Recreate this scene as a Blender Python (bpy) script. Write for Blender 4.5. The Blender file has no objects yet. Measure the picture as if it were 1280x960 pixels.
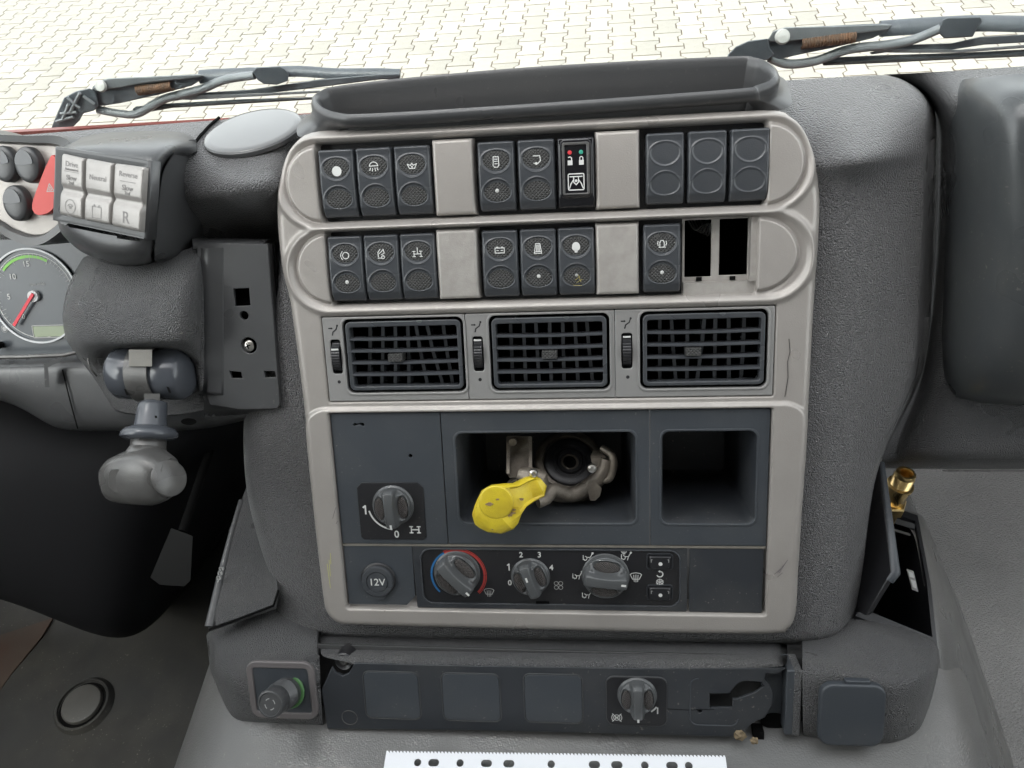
import bpy, bmesh, math, random
import numpy as np
from mathutils import Matrix, Vector
random.seed(7); np.random.seed(7)
PI = math.pi
S = bpy.context.scene
COL = S.collection
R = math.radians

# ------------------------------------------------------------------ frames
# "panel" coordinates: u right, v up along the leaning console face, n out of it towards the seats (mm)
LEAN = R(32.5)
F_PX = 990.0
_d = np.array([180., 4260., F_PX]); _d /= np.linalg.norm(_d)
_l = np.array([-8800., 140., F_PX]); _l -= _d * (_l @ _d); _l /= np.linalg.norm(_l)
_U = -_l; _V = -_d; _N = np.cross(_U, _V)
_O = np.array([50. / F_PX, 160. / F_PX, 1.]) * 520.0
A = np.array([_U, _V, _N])                 # camera vector (x right, y down, z forward) -> panel vector
CAMP = A @ (-_O)                           # camera position in panel mm
sL, cL = math.sin(LEAN), math.cos(LEAN)
CAM_H = 2050.0
ZC = CAMP[1] * cL + CAMP[2] * sL
Z0 = CAM_H - ZC                            # world height (mm) of the panel origin
PM = Matrix(((1, 0, 0, 0), (0, sL, -cL, 0), (0, cL, sL, Z0 / 1000.0), (0, 0, 0, 1)))   # panel metres -> world


def ray(px, py):
    return A @ np.array([(px - 640.) / F_PX, (py - 480.) / F_PX, 1.0])


def G(px, py, n=0.0):
    """point of the plane n = const seen towards a direction"""
    r = ray(px, py); t = (n - CAMP[2]) / r[2]
    return CAMP + r * t


def H(px, py, z):
    """point at world height z (mm, relative to the camera)"""
    r = ray(px, py); t = z / (r[1] * cL + r[2] * sL)
    return CAMP + r * t


def K(px, py, Y):
    """point at world depth Y (mm, Y = v sinL - n cosL)"""
    r = ray(px, py); cy = CAMP[1] * sL - CAMP[2] * cL
    t = (Y - cy) / (r[1] * sL - r[2] * cL)
    return CAMP + r * t


def WP(X, Y, z):
    """world mm (z relative to camera height) -> panel mm"""
    zz = z + ZC
    return np.array([X, Y * sL + zz * cL, -Y * cL + zz * sL])


# ------------------------------------------------------------------ camera
cd = bpy.data.cameras.new('camera'); cam = bpy.data.objects.new('camera', cd); COL.objects.link(cam)
cd.sensor_width = 36; cd.sensor_fit = 'HORIZONTAL'; cd.lens = 36 * F_PX / 1280.0
cd.clip_start = 0.02; cd.clip_end = 500
Rc = Matrix((A[:, 0].tolist(), (-A[:, 1]).tolist(), (-A[:, 2]).tolist())).transposed()
cam.matrix_world = PM @ Matrix.Translation(Vector(CAMP / 1000.0)) @ Rc.to_4x4()
S.camera = cam

# ------------------------------------------------------------------ light
SUN_EL, SUN_AZ = R(50), R(205)
w = bpy.data.worlds.new('World'); S.world = w; w.use_nodes = True
nt = w.node_tree; bg = nt.nodes['Background']
sky = nt.nodes.new('ShaderNodeTexSky'); sky.sky_type = 'NISHITA'; sky.sun_disc = False
sky.sun_elevation = SUN_EL; sky.sun_rotation = SUN_AZ; sky.dust_density = 3.0; sky.air_density = 1.0; sky.ozone_density = 0.6
hs = nt.nodes.new('ShaderNodeHueSaturation'); hs.inputs['Saturation'].default_value = 0.12
nt.links.new(sky.outputs[0], hs.inputs['Color']); nt.links.new(hs.outputs[0], bg.inputs[0])
bg.inputs[1].default_value = 0.15
sd = bpy.data.lights.new('sun', 'SUN'); sun = bpy.data.objects.new('sun', sd); COL.objects.link(sun)
sd.energy = 0.5; sd.angle = R(20); sd.color = (1.0, 0.95, 0.88)
sun.rotation_euler = Vector((math.sin(SUN_AZ) * math.cos(SUN_EL), math.cos(SUN_AZ) * math.cos(SUN_EL), math.sin(SUN_EL))).to_track_quat('Z', 'Y').to_euler()
sun.location = (0, 0, 6)
S.view_settings.view_transform = 'Standard'; S.view_settings.look = 'None'
S.view_settings.exposure = 2.52; S.view_settings.gamma = 1.0; S.view_settings.use_curve_mapping = False
S.render.engine = 'CYCLES'
S.cycles.max_bounces = 8; S.cycles.diffuse_bounces = 5; S.cycles.transparent_max_bounces = 12
S.cycles.sample_clamp_indirect = 6.0

# ------------------------------------------------------------------ materials
def mat(name, col, rough=0.5, metal=0.0, grain=0.0, gscale=650.0, mott=0.0, mscale=30.0, mcol=None,
        fine=0.0, spec=0.5, dust=0.0, sheen=0.0, rvar=0.0, emit=None, coat=0.0):
    """principled surface: grain = leather-like bump, mott = patches of a second colour, dust = pale specks"""
    m = bpy.data.materials.new(name); m.use_nodes = True
    t = m.node_tree; b = t.nodes['Principled BSDF']; L = t.links.new
    b.inputs['Base Color'].default_value = (*col, 1); b.inputs['Roughness'].default_value = rough
    b.inputs['Metallic'].default_value = metal; b.inputs['Specular IOR Level'].default_value = spec
    b.inputs['Coat Weight'].default_value = coat
    b.inputs['Sheen Weight'].default_value = sheen; b.inputs['Sheen Roughness'].default_value = 0.45
    tc = t.nodes.new('ShaderNodeTexCoord')
    src = None

    def noise(sc, det=3.0, r=0.55):
        n = t.nodes.new('ShaderNodeTexNoise'); n.inputs['Scale'].default_value = sc
        n.inputs['Detail'].default_value = det; n.inputs['Roughness'].default_value = r
        L(tc.outputs['Object'], n.inputs['Vector']); return n

    def ramp(n, a, c):
        r = t.nodes.new('ShaderNodeMapRange'); r.inputs['From Min'].default_value = a; r.inputs['From Max'].default_value = c
        r.clamp = True; L(n.outputs[0], r.inputs['Value']); return r

    def mix(a, bcol, fac, amt):
        mx = t.nodes.new('ShaderNodeMix'); mx.data_type = 'RGBA'
        if a is None: mx.inputs[6].default_value = (*col, 1)
        else: L(a, mx.inputs[6])
        mx.inputs[7].default_value = (*bcol, 1)
        mm = t.nodes.new('ShaderNodeMath'); mm.operation = 'MULTIPLY'; mm.inputs[1].default_value = amt
        L(fac, mm.inputs[0]); L(mm.outputs[0], mx.inputs[0]); return mx.outputs[2]
    if mott > 0:
        r = ramp(noise(mscale, 4.0, 0.55), 0.35, 0.68)
        src = mix(src, mcol or tuple(c * 0.6 for c in col), r.outputs[0], mott)
    if dust > 0:
        r = ramp(noise(420.0, 2.0), 0.66, 0.74); r2 = ramp(noise(18.0, 3.0), 0.45, 0.7)
        mu = t.nodes.new('ShaderNodeMath'); mu.operation = 'MULTIPLY'; L(r.outputs[0], mu.inputs[0]); L(r2.outputs[0], mu.inputs[1])
        src = mix(src, (0.42, 0.39, 0.33), mu.outputs[0], dust)
        src = mix(src, (0.26, 0.24, 0.2), r2.outputs[0], dust * 0.12)
    if src is not None: L(src, b.inputs['Base Color'])
    if rvar > 0:
        r = ramp(noise(25.0, 2.0), 0.3, 0.7)
        mr = t.nodes.new('ShaderNodeMapRange'); mr.inputs['To Min'].default_value = rough - rvar; mr.inputs['To Max'].default_value = rough + rvar
        L(r.outputs[0], mr.inputs['Value']); L(mr.outputs[0], b.inputs['Roughness'])
    prev = None
    if grain > 0:
        v = t.nodes.new('ShaderNodeTexVoronoi'); v.feature = 'SMOOTH_F1'; v.inputs['Scale'].default_value = gscale
        if 'Smoothness' in v.inputs: v.inputs['Smoothness'].default_value = 0.6
        L(tc.outputs['Object'], v.inputs['Vector'])
        bp = t.nodes.new('ShaderNodeBump'); bp.inputs['Strength'].default_value = grain; bp.inputs['Distance'].default_value = 0.0018
        bp.invert = True
        L(v.outputs['Distance'], bp.inputs['Height']); prev = bp
    if fine > 0:
        n2 = noise(1500.0, 2.0); b2 = t.nodes.new('ShaderNodeBump'); b2.inputs['Strength'].default_value = fine
        b2.inputs['Distance'].default_value = 0.0003; L(n2.outputs[0], b2.inputs['Height'])
        if prev: L(prev.outputs[0], b2.inputs['Normal'])
        prev = b2
    if prev: L(prev.outputs[0], b.inputs['Normal'])
    if emit:
        b.inputs['Emission Color'].default_value = (*emit, 1); b.inputs['Emission Strength'].default_value = 0.4
    return m


def mat_knurl(name, col, pitch=1.5, rough=0.5):
    m = mat(name, col, rough); t = m.node_tree; b = t.nodes['Principled BSDF']; L = t.links.new
    tc = t.nodes.new('ShaderNodeTexCoord'); sp = t.nodes.new('ShaderNodeSeparateXYZ'); L(tc.outputs['Object'], sp.inputs[0])
    k = 2 * PI / (pitch * 0.001)
    outs = []
    for sgn in ('ADD', 'SUBTRACT'):
        a = t.nodes.new('ShaderNodeMath'); a.operation = sgn; L(sp.outputs[0], a.inputs[0]); L(sp.outputs[1], a.inputs[1])
        c = t.nodes.new('ShaderNodeMath'); c.operation = 'MULTIPLY'; c.inputs[1].default_value = k * 0.7; L(a.outputs[0], c.inputs[0])
        s = t.nodes.new('ShaderNodeMath'); s.operation = 'SINE'; L(c.outputs[0], s.inputs[0]); outs.append(s)
    mu = t.nodes.new('ShaderNodeMath'); mu.operation = 'MAXIMUM'; L(outs[0].outputs[0], mu.inputs[0]); L(outs[1].outputs[0], mu.inputs[1])
    bp = t.nodes.new('ShaderNodeBump'); bp.inputs['Strength'].default_value = 0.9; bp.inputs['Distance'].default_value = 0.0005
    L(mu.outputs[0], bp.inputs['Height']); L(bp.outputs[0], b.inputs['Normal'])
    return m


M = dict(
    taupe=mat('taupe_trim', (0.35, 0.325, 0.302), 0.34, metal=0.25, mott=0.25, mscale=35, mcol=(0.27, 0.25, 0.235), fine=0.5, dust=0.7, rvar=0.08),
    worn=mat('worn_taupe', (0.34, 0.318, 0.295), 0.38, metal=0.2, mott=0.4, mscale=160, mcol=(0.47, 0.45, 0.42), fine=0.5, rvar=0.1),
    vent=mat('vent_surround', (0.27, 0.265, 0.258), 0.34, metal=0.2, fine=0.3, mott=0.2, mscale=60, mcol=(0.24, 0.235, 0.23), dust=0.2),
    grain=mat('grained_charcoal', (0.092, 0.09, 0.092), 0.33, sheen=0.22, grain=1.0, gscale=1150, mott=0.3, mscale=12, mcol=(0.1, 0.098, 0.096), dust=0.15, rvar=0.08),
    grain_f=mat('fine_grained_charcoal', (0.06, 0.06, 0.062), 0.33, sheen=0.08, grain=0.7, gscale=1400, mott=0.3, mscale=14, mcol=(0.085, 0.084, 0.083), dust=0.35, rvar=0.08),
    slate=mat('slate_plastic', (0.042, 0.048, 0.056), 0.42, fine=0.3, mott=0.2, mscale=40, mcol=(0.06, 0.065, 0.072), dust=0.3, rvar=0.06),
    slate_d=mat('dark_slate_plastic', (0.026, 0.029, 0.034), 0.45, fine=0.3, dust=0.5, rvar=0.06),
    smooth=mat('smooth_charcoal', (0.052, 0.053, 0.055), 0.32, fine=0.3, mott=0.25, mscale=10, mcol=(0.078, 0.077, 0.076), dust=0.12, rvar=0.06),
    switch=mat('switch_plastic', (0.046, 0.05, 0.056), 0.27, fine=0.25, mott=0.2, mscale=90, mcol=(0.08, 0.08, 0.08), rvar=0.06),
    lens=mat_knurl('knurled_lens', (0.05, 0.049, 0.047), 1.5, 0.42),
    lens_flat=mat('flat_lens', (0.047, 0.052, 0.055), 0.4),
    knobpad=mat_knurl('knurled_pad', (0.075, 0.066, 0.062), 1.1, 0.5),
    knob=mat('knob_plastic', (0.075, 0.078, 0.08), 0.33, fine=0.15, rvar=0.08),
    black=mat('black_plastic', (0.012, 0.012, 0.014), 0.4, fine=0.2, dust=0.2),
    void=mat('dark_void', (0.004, 0.004, 0.004), 0.9, spec=0.1), boot=mat('black_rubber_boot', (0.008, 0.008, 0.009), 0.75, spec=0.15),
    gloss=mat('gloss_black', (0.01, 0.01, 0.012), 0.12),
    white=mat('white_print', (0.6, 0.6, 0.58), 0.5),
    dim=mat('faded_print', (0.33, 0.33, 0.32), 0.5),
    silver=mat('silver_button', (0.3, 0.285, 0.27), 0.34, metal=0.3, fine=0.3, mott=0.4, mscale=120, mcol=(0.22, 0.208, 0.195)),
    print=mat('grey_print', (0.17, 0.16, 0.155), 0.5),
    red=mat('red_plastic', (0.52, 0.05, 0.04), 0.42, fine=0.3),
    slat=mat('slat_plastic', (0.062, 0.066, 0.073), 0.24), paint=mat('red_paint', (0.2, 0.06, 0.052), 0.4),
    redp=mat('red_print', (0.35, 0.04, 0.035), 0.5), bluep=mat('blue_print', (0.02, 0.13, 0.32), 0.5),
    green=mat('green_print', (0.2, 0.5, 0.08), 0.5), greenled=mat('green_lamp', (0.05, 0.35, 0.25), 0.3),
    redled=mat('red_lamp', (0.6, 0.05, 0.06), 0.3),
    dot=mat('pale_lamp', (0.5, 0.5, 0.48), 0.3),
    needle=mat('needle_red', (0.65, 0.03, 0.05), 0.45),
    lcd=mat('lcd_green', (0.19, 0.23, 0.13), 0.25),
    metal=mat('worn_metal', (0.22, 0.19, 0.155), 0.4, metal=0.5, mott=0.85, mscale=60, mcol=(0.06, 0.052, 0.043), fine=1.0, dust=0.4, rvar=0.12),
    steel=mat('screw_steel', (0.62, 0.6, 0.56), 0.3, metal=1.0),
    satin=mat('satin_grey', (0.085, 0.083, 0.08), 0.3, metal=0.2, mott=0.4, mscale=80, mcol=(0.15, 0.145, 0.14), fine=0.3, rvar=0.1),
    yellow=mat('yellow_paint', (0.72, 0.57, 0.03), 0.36, mott=0.7, mscale=70, mcol=(0.5, 0.34, 0.03), fine=0.8, rvar=0.1),
    chip=mat('paint_chip', (0.25, 0.17, 0.1), 0.6, fine=0.8, mott=0.5, mscale=300, mcol=(0.4, 0.28, 0.1)),
    brass=mat('brass', (0.8, 0.6, 0.28), 0.3, metal=1.0, mott=0.3, mscale=150, mcol=(0.5, 0.32, 0.12), fine=0.2, rvar=0.08),
    rubber=mat('rubber_mat', (0.03, 0.03, 0.029), 0.6, spec=0.3, mott=0.6, mscale=9, mcol=(0.04, 0.037, 0.03), fine=0.6, dust=0.35, rvar=0.12),
    tunnel=mat('tunnel_cover', (0.105, 0.104, 0.102), 0.33, grain=0.12, gscale=900, mott=0.5, mscale=7, mcol=(0.16, 0.155, 0.145), dust=0.35, rvar=0.1),
    carpet=mat('floor_lining', (0.15, 0.147, 0.142), 0.42, sheen=0.2, grain=0.6, gscale=600, mott=0.7, mscale=7, mcol=(0.24, 0.235, 0.225), dust=0.3, rvar=0.1),
    rust=mat('rust_stain', (0.05, 0.026, 0.016), 0.7, mott=0.6, mscale=20, mcol=(0.05, 0.04, 0.03), fine=0.6),
    sheet=mat('white_sheet', (0.72, 0.73, 0.76), 0.35, fine=0.1),
    wiper=mat('wiper_black', (0.075, 0.083, 0.095), 0.38, fine=0.4, mott=0.5, mscale=50, mcol=(0.12, 0.13, 0.14), rvar=0.1),
    cap_w=mat('bolt_cap_grey', (0.42, 0.41, 0.39), 0.4), wiper_l=mat('wiper_grey', (0.2, 0.21, 0.22), 0.4, fine=0.3, mott=0.4, mscale=70, mcol=(0.1, 0.11, 0.12)),
    spring=mat('rusty_spring', (0.22, 0.12, 0.07), 0.6, metal=0.4, mott=0.6, mscale=200, mcol=(0.1, 0.09, 0.08)),
    mirror=mat('disc_clear', (0.13, 0.13, 0.13), 0.2, mott=0.5, mscale=25, mcol=(0.14, 0.14, 0.14), rvar=.06),
    crumb=mat('foam_crumb', (0.22, 0.165, 0.1), 0.9, mott=0.7, mscale=300, mcol=(0.1, 0.08, 0.05)),
    head=mat('headliner', (0.6, 0.59, 0.57), 0.9), rear=mat('rear_trim', (0.22, 0.215, 0.21), 0.9), trimdark=mat('cab_trim', (0.05, 0.05, 0.05), 0.6),
)


# ------------------------------------------------------------------ mesh helpers (all in panel mm)
def rawmesh(name, V, Fc, m=None, smooth=35):
    me = bpy.data.meshes.new(name)
    V = np.asarray(V, dtype=float) / 1000.0
    me.from_pydata(V.tolist(), [], [tuple(int(i) for i in f) for f in Fc]); me.update()
    if m is not None: me.materials.append(m)
    if smooth:
        me.polygons.foreach_set('use_smooth', [True] * len(me.polygons))
        if smooth < 180: me.set_sharp_from_angle(angle=R(smooth))
    return me


def gridmesh(name, P, m, closed=False, keep=None, smooth=180):
    """P: (rows, cols, 3) array; keep: (rows-1, cols-1) bool"""
    P = np.asarray(P, float); nr, nc = P.shape[:2]
    idx = np.arange(nr * nc).reshape(nr, nc)
    a, b, c, d = idx[:-1, :-1], idx[:-1, 1:], idx[1:, 1:], idx[1:, :-1]
    Q = np.stack([a, d, c, b], -1)
    if keep is not None: Q = Q[keep]
    Q = Q.reshape(-1, 4)
    if closed:
        Q2 = np.stack([idx[:-1, -1], idx[1:, -1], idx[1:, 0], idx[:-1, 0]], -1).reshape(-1, 4); Q = np.concatenate([Q, Q2])
    used = np.unique(Q); remap = np.zeros(nr * nc, int) - 1; remap[used] = np.arange(len(used))
    V = P.reshape(-1, 3)[used] / 1000.0; Q = remap[Q]
    me = bpy.data.meshes.new(name)
    me.vertices.add(len(V)); me.vertices.foreach_set('co', V.ravel())
    me.loops.add(Q.size); me.loops.foreach_set('vertex_index', Q.ravel())
    me.polygons.add(len(Q)); me.polygons.foreach_set('loop_start', np.arange(0, Q.size, 4)); me.polygons.foreach_set('loop_total', np.full(len(Q), 4))
    me.polygons.foreach_set('use_smooth', np.ones(len(Q), bool)); me.update(calc_edges=True); me.validate()
    if smooth < 180: me.set_sharp_from_angle(angle=R(smooth))
    if m is not None: me.materials.append(m)
    return me


def tag(o, label=None, cat=None, group=None, kind=None):
    if label: o['label'] = label
    if cat: o['category'] = cat
    if group: o['group'] = group
    if kind: o['kind'] = kind
    return o


def thing(name, label, cat, u=0, v=0, n=0, group=None, rot=None):
    o = bpy.data.objects.new(name, None); COL.objects.link(o); o.empty_display_size = 0.01
    mw = PM @ Matrix.Translation(Vector((u, v, n)) / 1000.0)
    if rot is not None: mw = mw @ rot.to_4x4()
    o.matrix_world = mw
    return tag(o, label, cat, group)


def part(name, me, parent, u=0, v=0, n=0, rot=None, label=None, kind=None):
    o = bpy.data.objects.new(name, me); COL.objects.link(o); o.parent = parent
    ml = Matrix.Translation(Vector((u, v, n)) / 1000.0)
    if rot is not None: ml = ml @ rot.to_4x4()
    o.matrix_local = ml
    return tag(o, label, kind=kind)


def solo(name, me, label=None, cat=None, u=0, v=0, n=0, group=None, kind=None, rot=None):
    o = bpy.data.objects.new(name, me); COL.objects.link(o)
    mw = PM @ Matrix.Translation(Vector((u, v, n)) / 1000.0)
    if rot is not None: mw = mw @ rot.to_4x4()
    o.matrix_world = mw
    return tag(o, label, cat, group, kind)


def bev(o, w=0.6, seg=2, ang=40):
    b = o.modifiers.new('bevel', 'BEVEL'); b.width = w / 1000.0; b.segments = seg; b.limit_method = 'ANGLE'; b.angle_limit = R(ang)
    b.harden_normals = False
    return o


def rr(x0, x1, y0, y1, r=2.0, seg=6):
    pts = []
    for cx, cy, a0 in ((x1 - r, y1 - r, 0), (x0 + r, y1 - r, 90), (x0 + r, y0 + r, 180), (x1 - r, y0 + r, 270)):
        for k in range(seg + 1):
            a = R(a0 + 90.0 * k / seg); pts.append((cx + r * math.cos(a), cy + r * math.sin(a)))
    return pts


def circ(cx, cy, r, n=24, ry=None):
    return [(cx + r * math.cos(2 * PI * k / n), cy + (ry or r) * math.sin(2 * PI * k / n)) for k in range(n)]


def oval(cx, cy, a, b, k=0.0, n=36):
    out = []
    for i in range(n):
        t = 2 * PI * i / n; s = math.sin(t); c = math.cos(t)
        out.append((cx + a * (abs(c) ** 0.85) * (1 if c > 0 else -1) * (1 + k * s), cy + b * (abs(s) ** 0.9) * (1 if s > 0 else -1)))
    return out


def plate(name, outs, thick, m, bevel=0.0, res=2, z=0.0):
    """flat plate with holes: first outline outer; later ones holes; front face at z (before bevel included)"""
    cu = bpy.data.curves.new(name, 'CURVE'); cu.dimensions = '2D'; cu.fill_mode = 'BOTH'
    for pts in outs:
        sp = cu.splines.new('POLY'); sp.points.add(len(pts) - 1)
        for p, q in zip(sp.points, pts): p.co = (q[0] / 1000, q[1] / 1000, 0, 1)
        sp.use_cyclic_u = True
    cu.extrude = max(thick / 2000.0 - bevel / 1000.0, 0.00001); cu.bevel_depth = bevel / 1000.0; cu.bevel_resolution = res
    cu.offset = -bevel / 1000.0
    ob = bpy.data.objects.new('tmp', cu)
    me = bpy.data.meshes.new_from_object(ob); bpy.data.objects.remove(ob); bpy.data.curves.remove(cu)
    n = len(me.vertices); co = np.zeros(n * 3); me.vertices.foreach_get('co', co); co = co.reshape(-1, 3)
    co[:, 2] += (z - thick / 2.0) / 1000.0; me.vertices.foreach_set('co', co.ravel())
    me.materials.clear(); me.materials.append(m); me.name = name
    bm = bmesh.new(); bm.from_mesh(me); bmesh.ops.remove_doubles(bm, verts=bm.verts, dist=1e-6); bm.to_mesh(me); bm.free()
    me.polygons.foreach_set('use_smooth', [abs(q.normal.z) < 0.9995 for q in me.polygons]); me.update()
    return me


def box(name, x0, x1, y0, y1, z0, z1, m):
    V = [(x, y, z) for z in (z0, z1) for y in (y0, y1) for x in (x0, x1)]
    Fc = [(0, 2, 3, 1), (4, 5, 7, 6), (0, 1, 5, 4), (2, 6, 7, 3), (0, 4, 6, 2), (1, 3, 7, 5)]
    return rawmesh(name, V, Fc, m, 30)


def pocket(name, x0, x1, y0, y1, r, depth, m, taper=3.0, z=0.0):
    """open pocket: rounded mouth at z, floor at z-depth (surfaces with normals inwards)"""
    rings = []
    for (dz, ins) in ((0, 0), (-1.2, 0.8), (-depth * 0.5, taper * .6), (-depth + 3, taper), (-depth, taper + 3)):
        rings.append([(x, y, z + dz) for x, y in rr(x0 + ins, x1 - ins, y0 + ins, y1 - ins, max(r - ins * 0.3, 1), 6)])
    n = len(rings[0]); V = [p for rg in rings for p in rg]; Fc = []
    for i in range(len(rings) - 1):
        for j in range(n): Fc.append((i * n + j, i * n + (j + 1) % n, (i + 1) * n + (j + 1) % n, (i + 1) * n + j)[::-1])
    Fc.append(tuple((len(rings) - 1) * n + j for j in range(n)))
    return rawmesh(name, V, Fc, m, 50)


def loft(name, rings, m, cap=True, smooth=40, closed=True):
    n = len(rings[0]); V = [tuple(p) for rg in rings for p in rg]; Fc = []
    for i in range(len(rings) - 1):
        for j in range(n if closed else n - 1):
            Fc.append((i * n + j, i * n + (j + 1) % n, (i + 1) * n + (j + 1) % n, (i + 1) * n + j))
    if cap:
        Fc.append(tuple(range(n))[::-1]); Fc.append(tuple((len(rings) - 1) * n + j for j in range(n)))
    me = rawmesh(name, V, Fc, m, 0)
    bm = bmesh.new(); bm.from_mesh(me); bmesh.ops.recalc_face_normals(bm, faces=bm.faces); bm.to_mesh(me); bm.free()
    me.polygons.foreach_set('use_smooth', [True] * len(me.polygons)); me.set_sharp_from_angle(angle=R(smooth))
    return me


def lathe(name, prof, m, n=32, smooth=40):
    """prof: list of (r, z), revolved about z"""
    return loft(name, [[(r * math.cos(2 * PI * k / n), r * math.sin(2 * PI * k / n), z) for k in range(n)] for r, z in prof], m, True, smooth)


def tube(name, pts, rad, m, n=10, cap=True, flat=1.0):
    P = [np.array(p, float) for p in pts]; rings = []
    up = np.array([0.13, 0.3, 0.94]); prev = None
    for i, p in enumerate(P):
        t = (P[min(i + 1, len(P) - 1)] - P[max(i - 1, 0)]); t /= np.linalg.norm(t) + 1e-9
        a = np.cross(t, up) if prev is None else prev - t * (prev @ t)
        if np.linalg.norm(a) < 1e-3: a = np.cross(t, np.array([1., 0, 0]))
        a /= np.linalg.norm(a); b = np.cross(t, a); prev = a
        r = rad[i] if hasattr(rad, '__len__') else rad
        rings.append([tuple(p + r * (a * math.cos(2 * PI * k / n) + b * flat * math.sin(2 * PI * k / n))) for k in range(n)])
    return loft(name, rings, m, cap, 50)


def bspl(P, k, axis, closed=False):
    """uniform cubic b-spline through control array along axis (ends clamped)"""
    P = np.moveaxis(np.asarray(P, float), axis, 0)
    if closed: Q = np.concatenate([P[-1:], P, P[:2]])
    else: Q = np.concatenate([2 * P[:1] - P[1:2], P, 2 * P[-1:] - P[-2:-1]])
    out = []; ns = len(Q) - 3
    for i in range(ns):
        for j in range(k):
            t = j / k
            b = ((1 - t) ** 3 / 6, (3 * t ** 3 - 6 * t ** 2 + 4) / 6, (-3 * t ** 3 + 3 * t ** 2 + 3 * t + 1) / 6, t ** 3 / 6)
            out.append(sum(b[q] * Q[i + q] for q in range(4)))
    if not closed: out.append(Q[-3] * 4 / 6 + Q[-2] / 6 + Q[-4] / 6)
    return np.moveaxis(np.array(out), 0, axis)


def bpatch(name, rows, m, k=6, closed=False, keepf=None):
    P = bspl(bspl(np.array(rows, float), k, 0), k, 1, closed)
    keep = None
    if keepf is not None:
        C = (P[:-1, :-1] + P[1:, 1:]) / 2; keep = keepf(C)
    return gridmesh(name, P, m, closed, keep)


def GR(*pts):
    return [G(*p) for p in pts]


def crom(pts, k=6, closed=True):
    P = np.array(pts, float); n = len(P); out = []
    for i in range(n if closed else n - 1):
        g = lambda q: P[q % n] if closed else P[min(max(q, 0), n - 1)]
        a, b, c, d = g(i - 1), g(i), g(i + 1), g(i + 2)
        for j in range(k):
            t = j / k
            out.append(0.5 * ((2 * b) + (c - a) * t + (2 * a - 5 * b + 4 * c - d) * t * t + (3 * b - a - 3 * c + d) * t ** 3))
    if not closed: out.append(P[-1])
    return np.array(out)


def strokes(name, lines, wd, m, z=0.0, scale=1.0, th=0.08):
    """flat printed strokes: polylines [(x, y), ...] with width wd; a polyline given as ('fill', pts) is filled"""
    V = []; Fc = []
    for ln in lines:
        if ln[0] == 'fill':
            b = len(V); pts = ln[1]; V += [(x * scale, y * scale, z + th) for x, y in pts]; Fc.append(tuple(range(b, b + len(pts)))); continue
        P = [np.array(p, float) * scale for p in ln]
        for a, c in zip(P[:-1], P[1:]):
            d = c - a; L_ = np.linalg.norm(d)
            if L_ < 1e-6: continue
            d /= L_; nrm = np.array([-d[1], d[0]]) * wd / 2; e = d * wd * 0.4
            b = len(V)
            for q in (a - e - nrm, c + e - nrm, c + e + nrm, a - e + nrm): V.append((q[0], q[1], z + th))
            Fc.append((b, b + 1, b + 2, b + 3))
            z += 0.004
    return rawmesh(name, V, Fc, m, 0)


def arc(cx, cy, r, a0, a1, n=12, ry=None):
    return [(cx + r * math.cos(R(a0 + (a1 - a0) * k / n)), cy + (ry or r) * math.sin(R(a0 + (a1 - a0) * k / n))) for k in range(n + 1)]


def text(s, size, m, z=0.0, align='CENTER', bold=0.0, sx=1.0):
    cu = bpy.data.curves.new('lettering', 'FONT'); cu.body = s; cu.size = size / 1000.0; cu.align_x = align; cu.align_y = 'CENTER'
    cu.extrude = 0.00004; cu.offset = bold / 1000.0; cu.resolution_u = 3
    ob = bpy.data.objects.new('tmp', cu); me = bpy.data.meshes.new_from_object(ob); bpy.data.objects.remove(ob); bpy.data.curves.remove(cu)
    n = len(me.vertices); co = np.zeros(n * 3); me.vertices.foreach_get('co', co); co = co.reshape(-1, 3)
    co[:, 2] += z / 1000.0 + 0.00006; co[:, 0] *= sx; me.vertices.foreach_set('co', co.ravel())
    me.materials.clear(); me.materials.append(m); return me


def sdpoly(P, x, y):
    P = np.asarray(P, float); d = np.full(x.shape, 1e18); s = np.ones(x.shape); n = len(P); j = n - 1
    for i in range(n):
        ex, ey = P[j] - P[i]; wx = x - P[i, 0]; wy = y - P[i, 1]
        t = np.clip((wx * ex + wy * ey) / (ex * ex + ey * ey + 1e-12), 0, 1)
        d = np.minimum(d, (wx - ex * t) ** 2 + (wy - ey * t) ** 2)
        c1 = y >= P[i, 1]; c2 = y < P[j, 1]; c3 = ex * wy > ey * wx
        s = np.where((c1 & c2 & c3) | (~c1 & ~c2 & ~c3), -s, s); j = i
    return s * np.sqrt(d)


def sdrr(x, y, x0, x1, y0, y1, r):
    cx, cy, hx, hy = (x0 + x1) / 2, (y0 + y1) / 2, (x1 - x0) / 2 - r, (y1 - y0) / 2 - r
    qx = np.abs(x - cx) - hx; qy = np.abs(y - cy) - hy
    return np.hypot(np.maximum(qx, 0), np.maximum(qy, 0)) + np.minimum(np.maximum(qx, qy), 0) - r


def sm(a, b, x):
    t = np.clip((x - a) / (b - a), 0, 1); return t * t * (3 - 2 * t)

# ================================================================== outline of the console fascia (panel mm)
bez_px = [(385, 165), (364, 182), (352, 205), (346, 235), (343, 262), (345, 300), (350, 340), (358, 372), (364, 410), (372, 470), (378, 520),
          (385, 600), (394, 680), (402, 745), (408, 768), (424, 781), (450, 783), (560, 786), (700, 789), (850, 793), (965, 794), (986, 788), (996, 768), (999, 720), (1004, 640),
          (1010, 560), (1015, 480), (1019, 400), (1023, 340), (1027, 280), (1027, 240), (1021, 200), (1008, 165), (990, 145), (960, 137), (800, 144), (600, 153), (440, 161)]
BEZ = [tuple(G(x, y, 0)[:2]) for x, y in bez_px]
BEZS = crom(BEZ, 4)
BEZI = [(x * .955, 80 + (y - 80) * .955) for x, y in BEZS]


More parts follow.
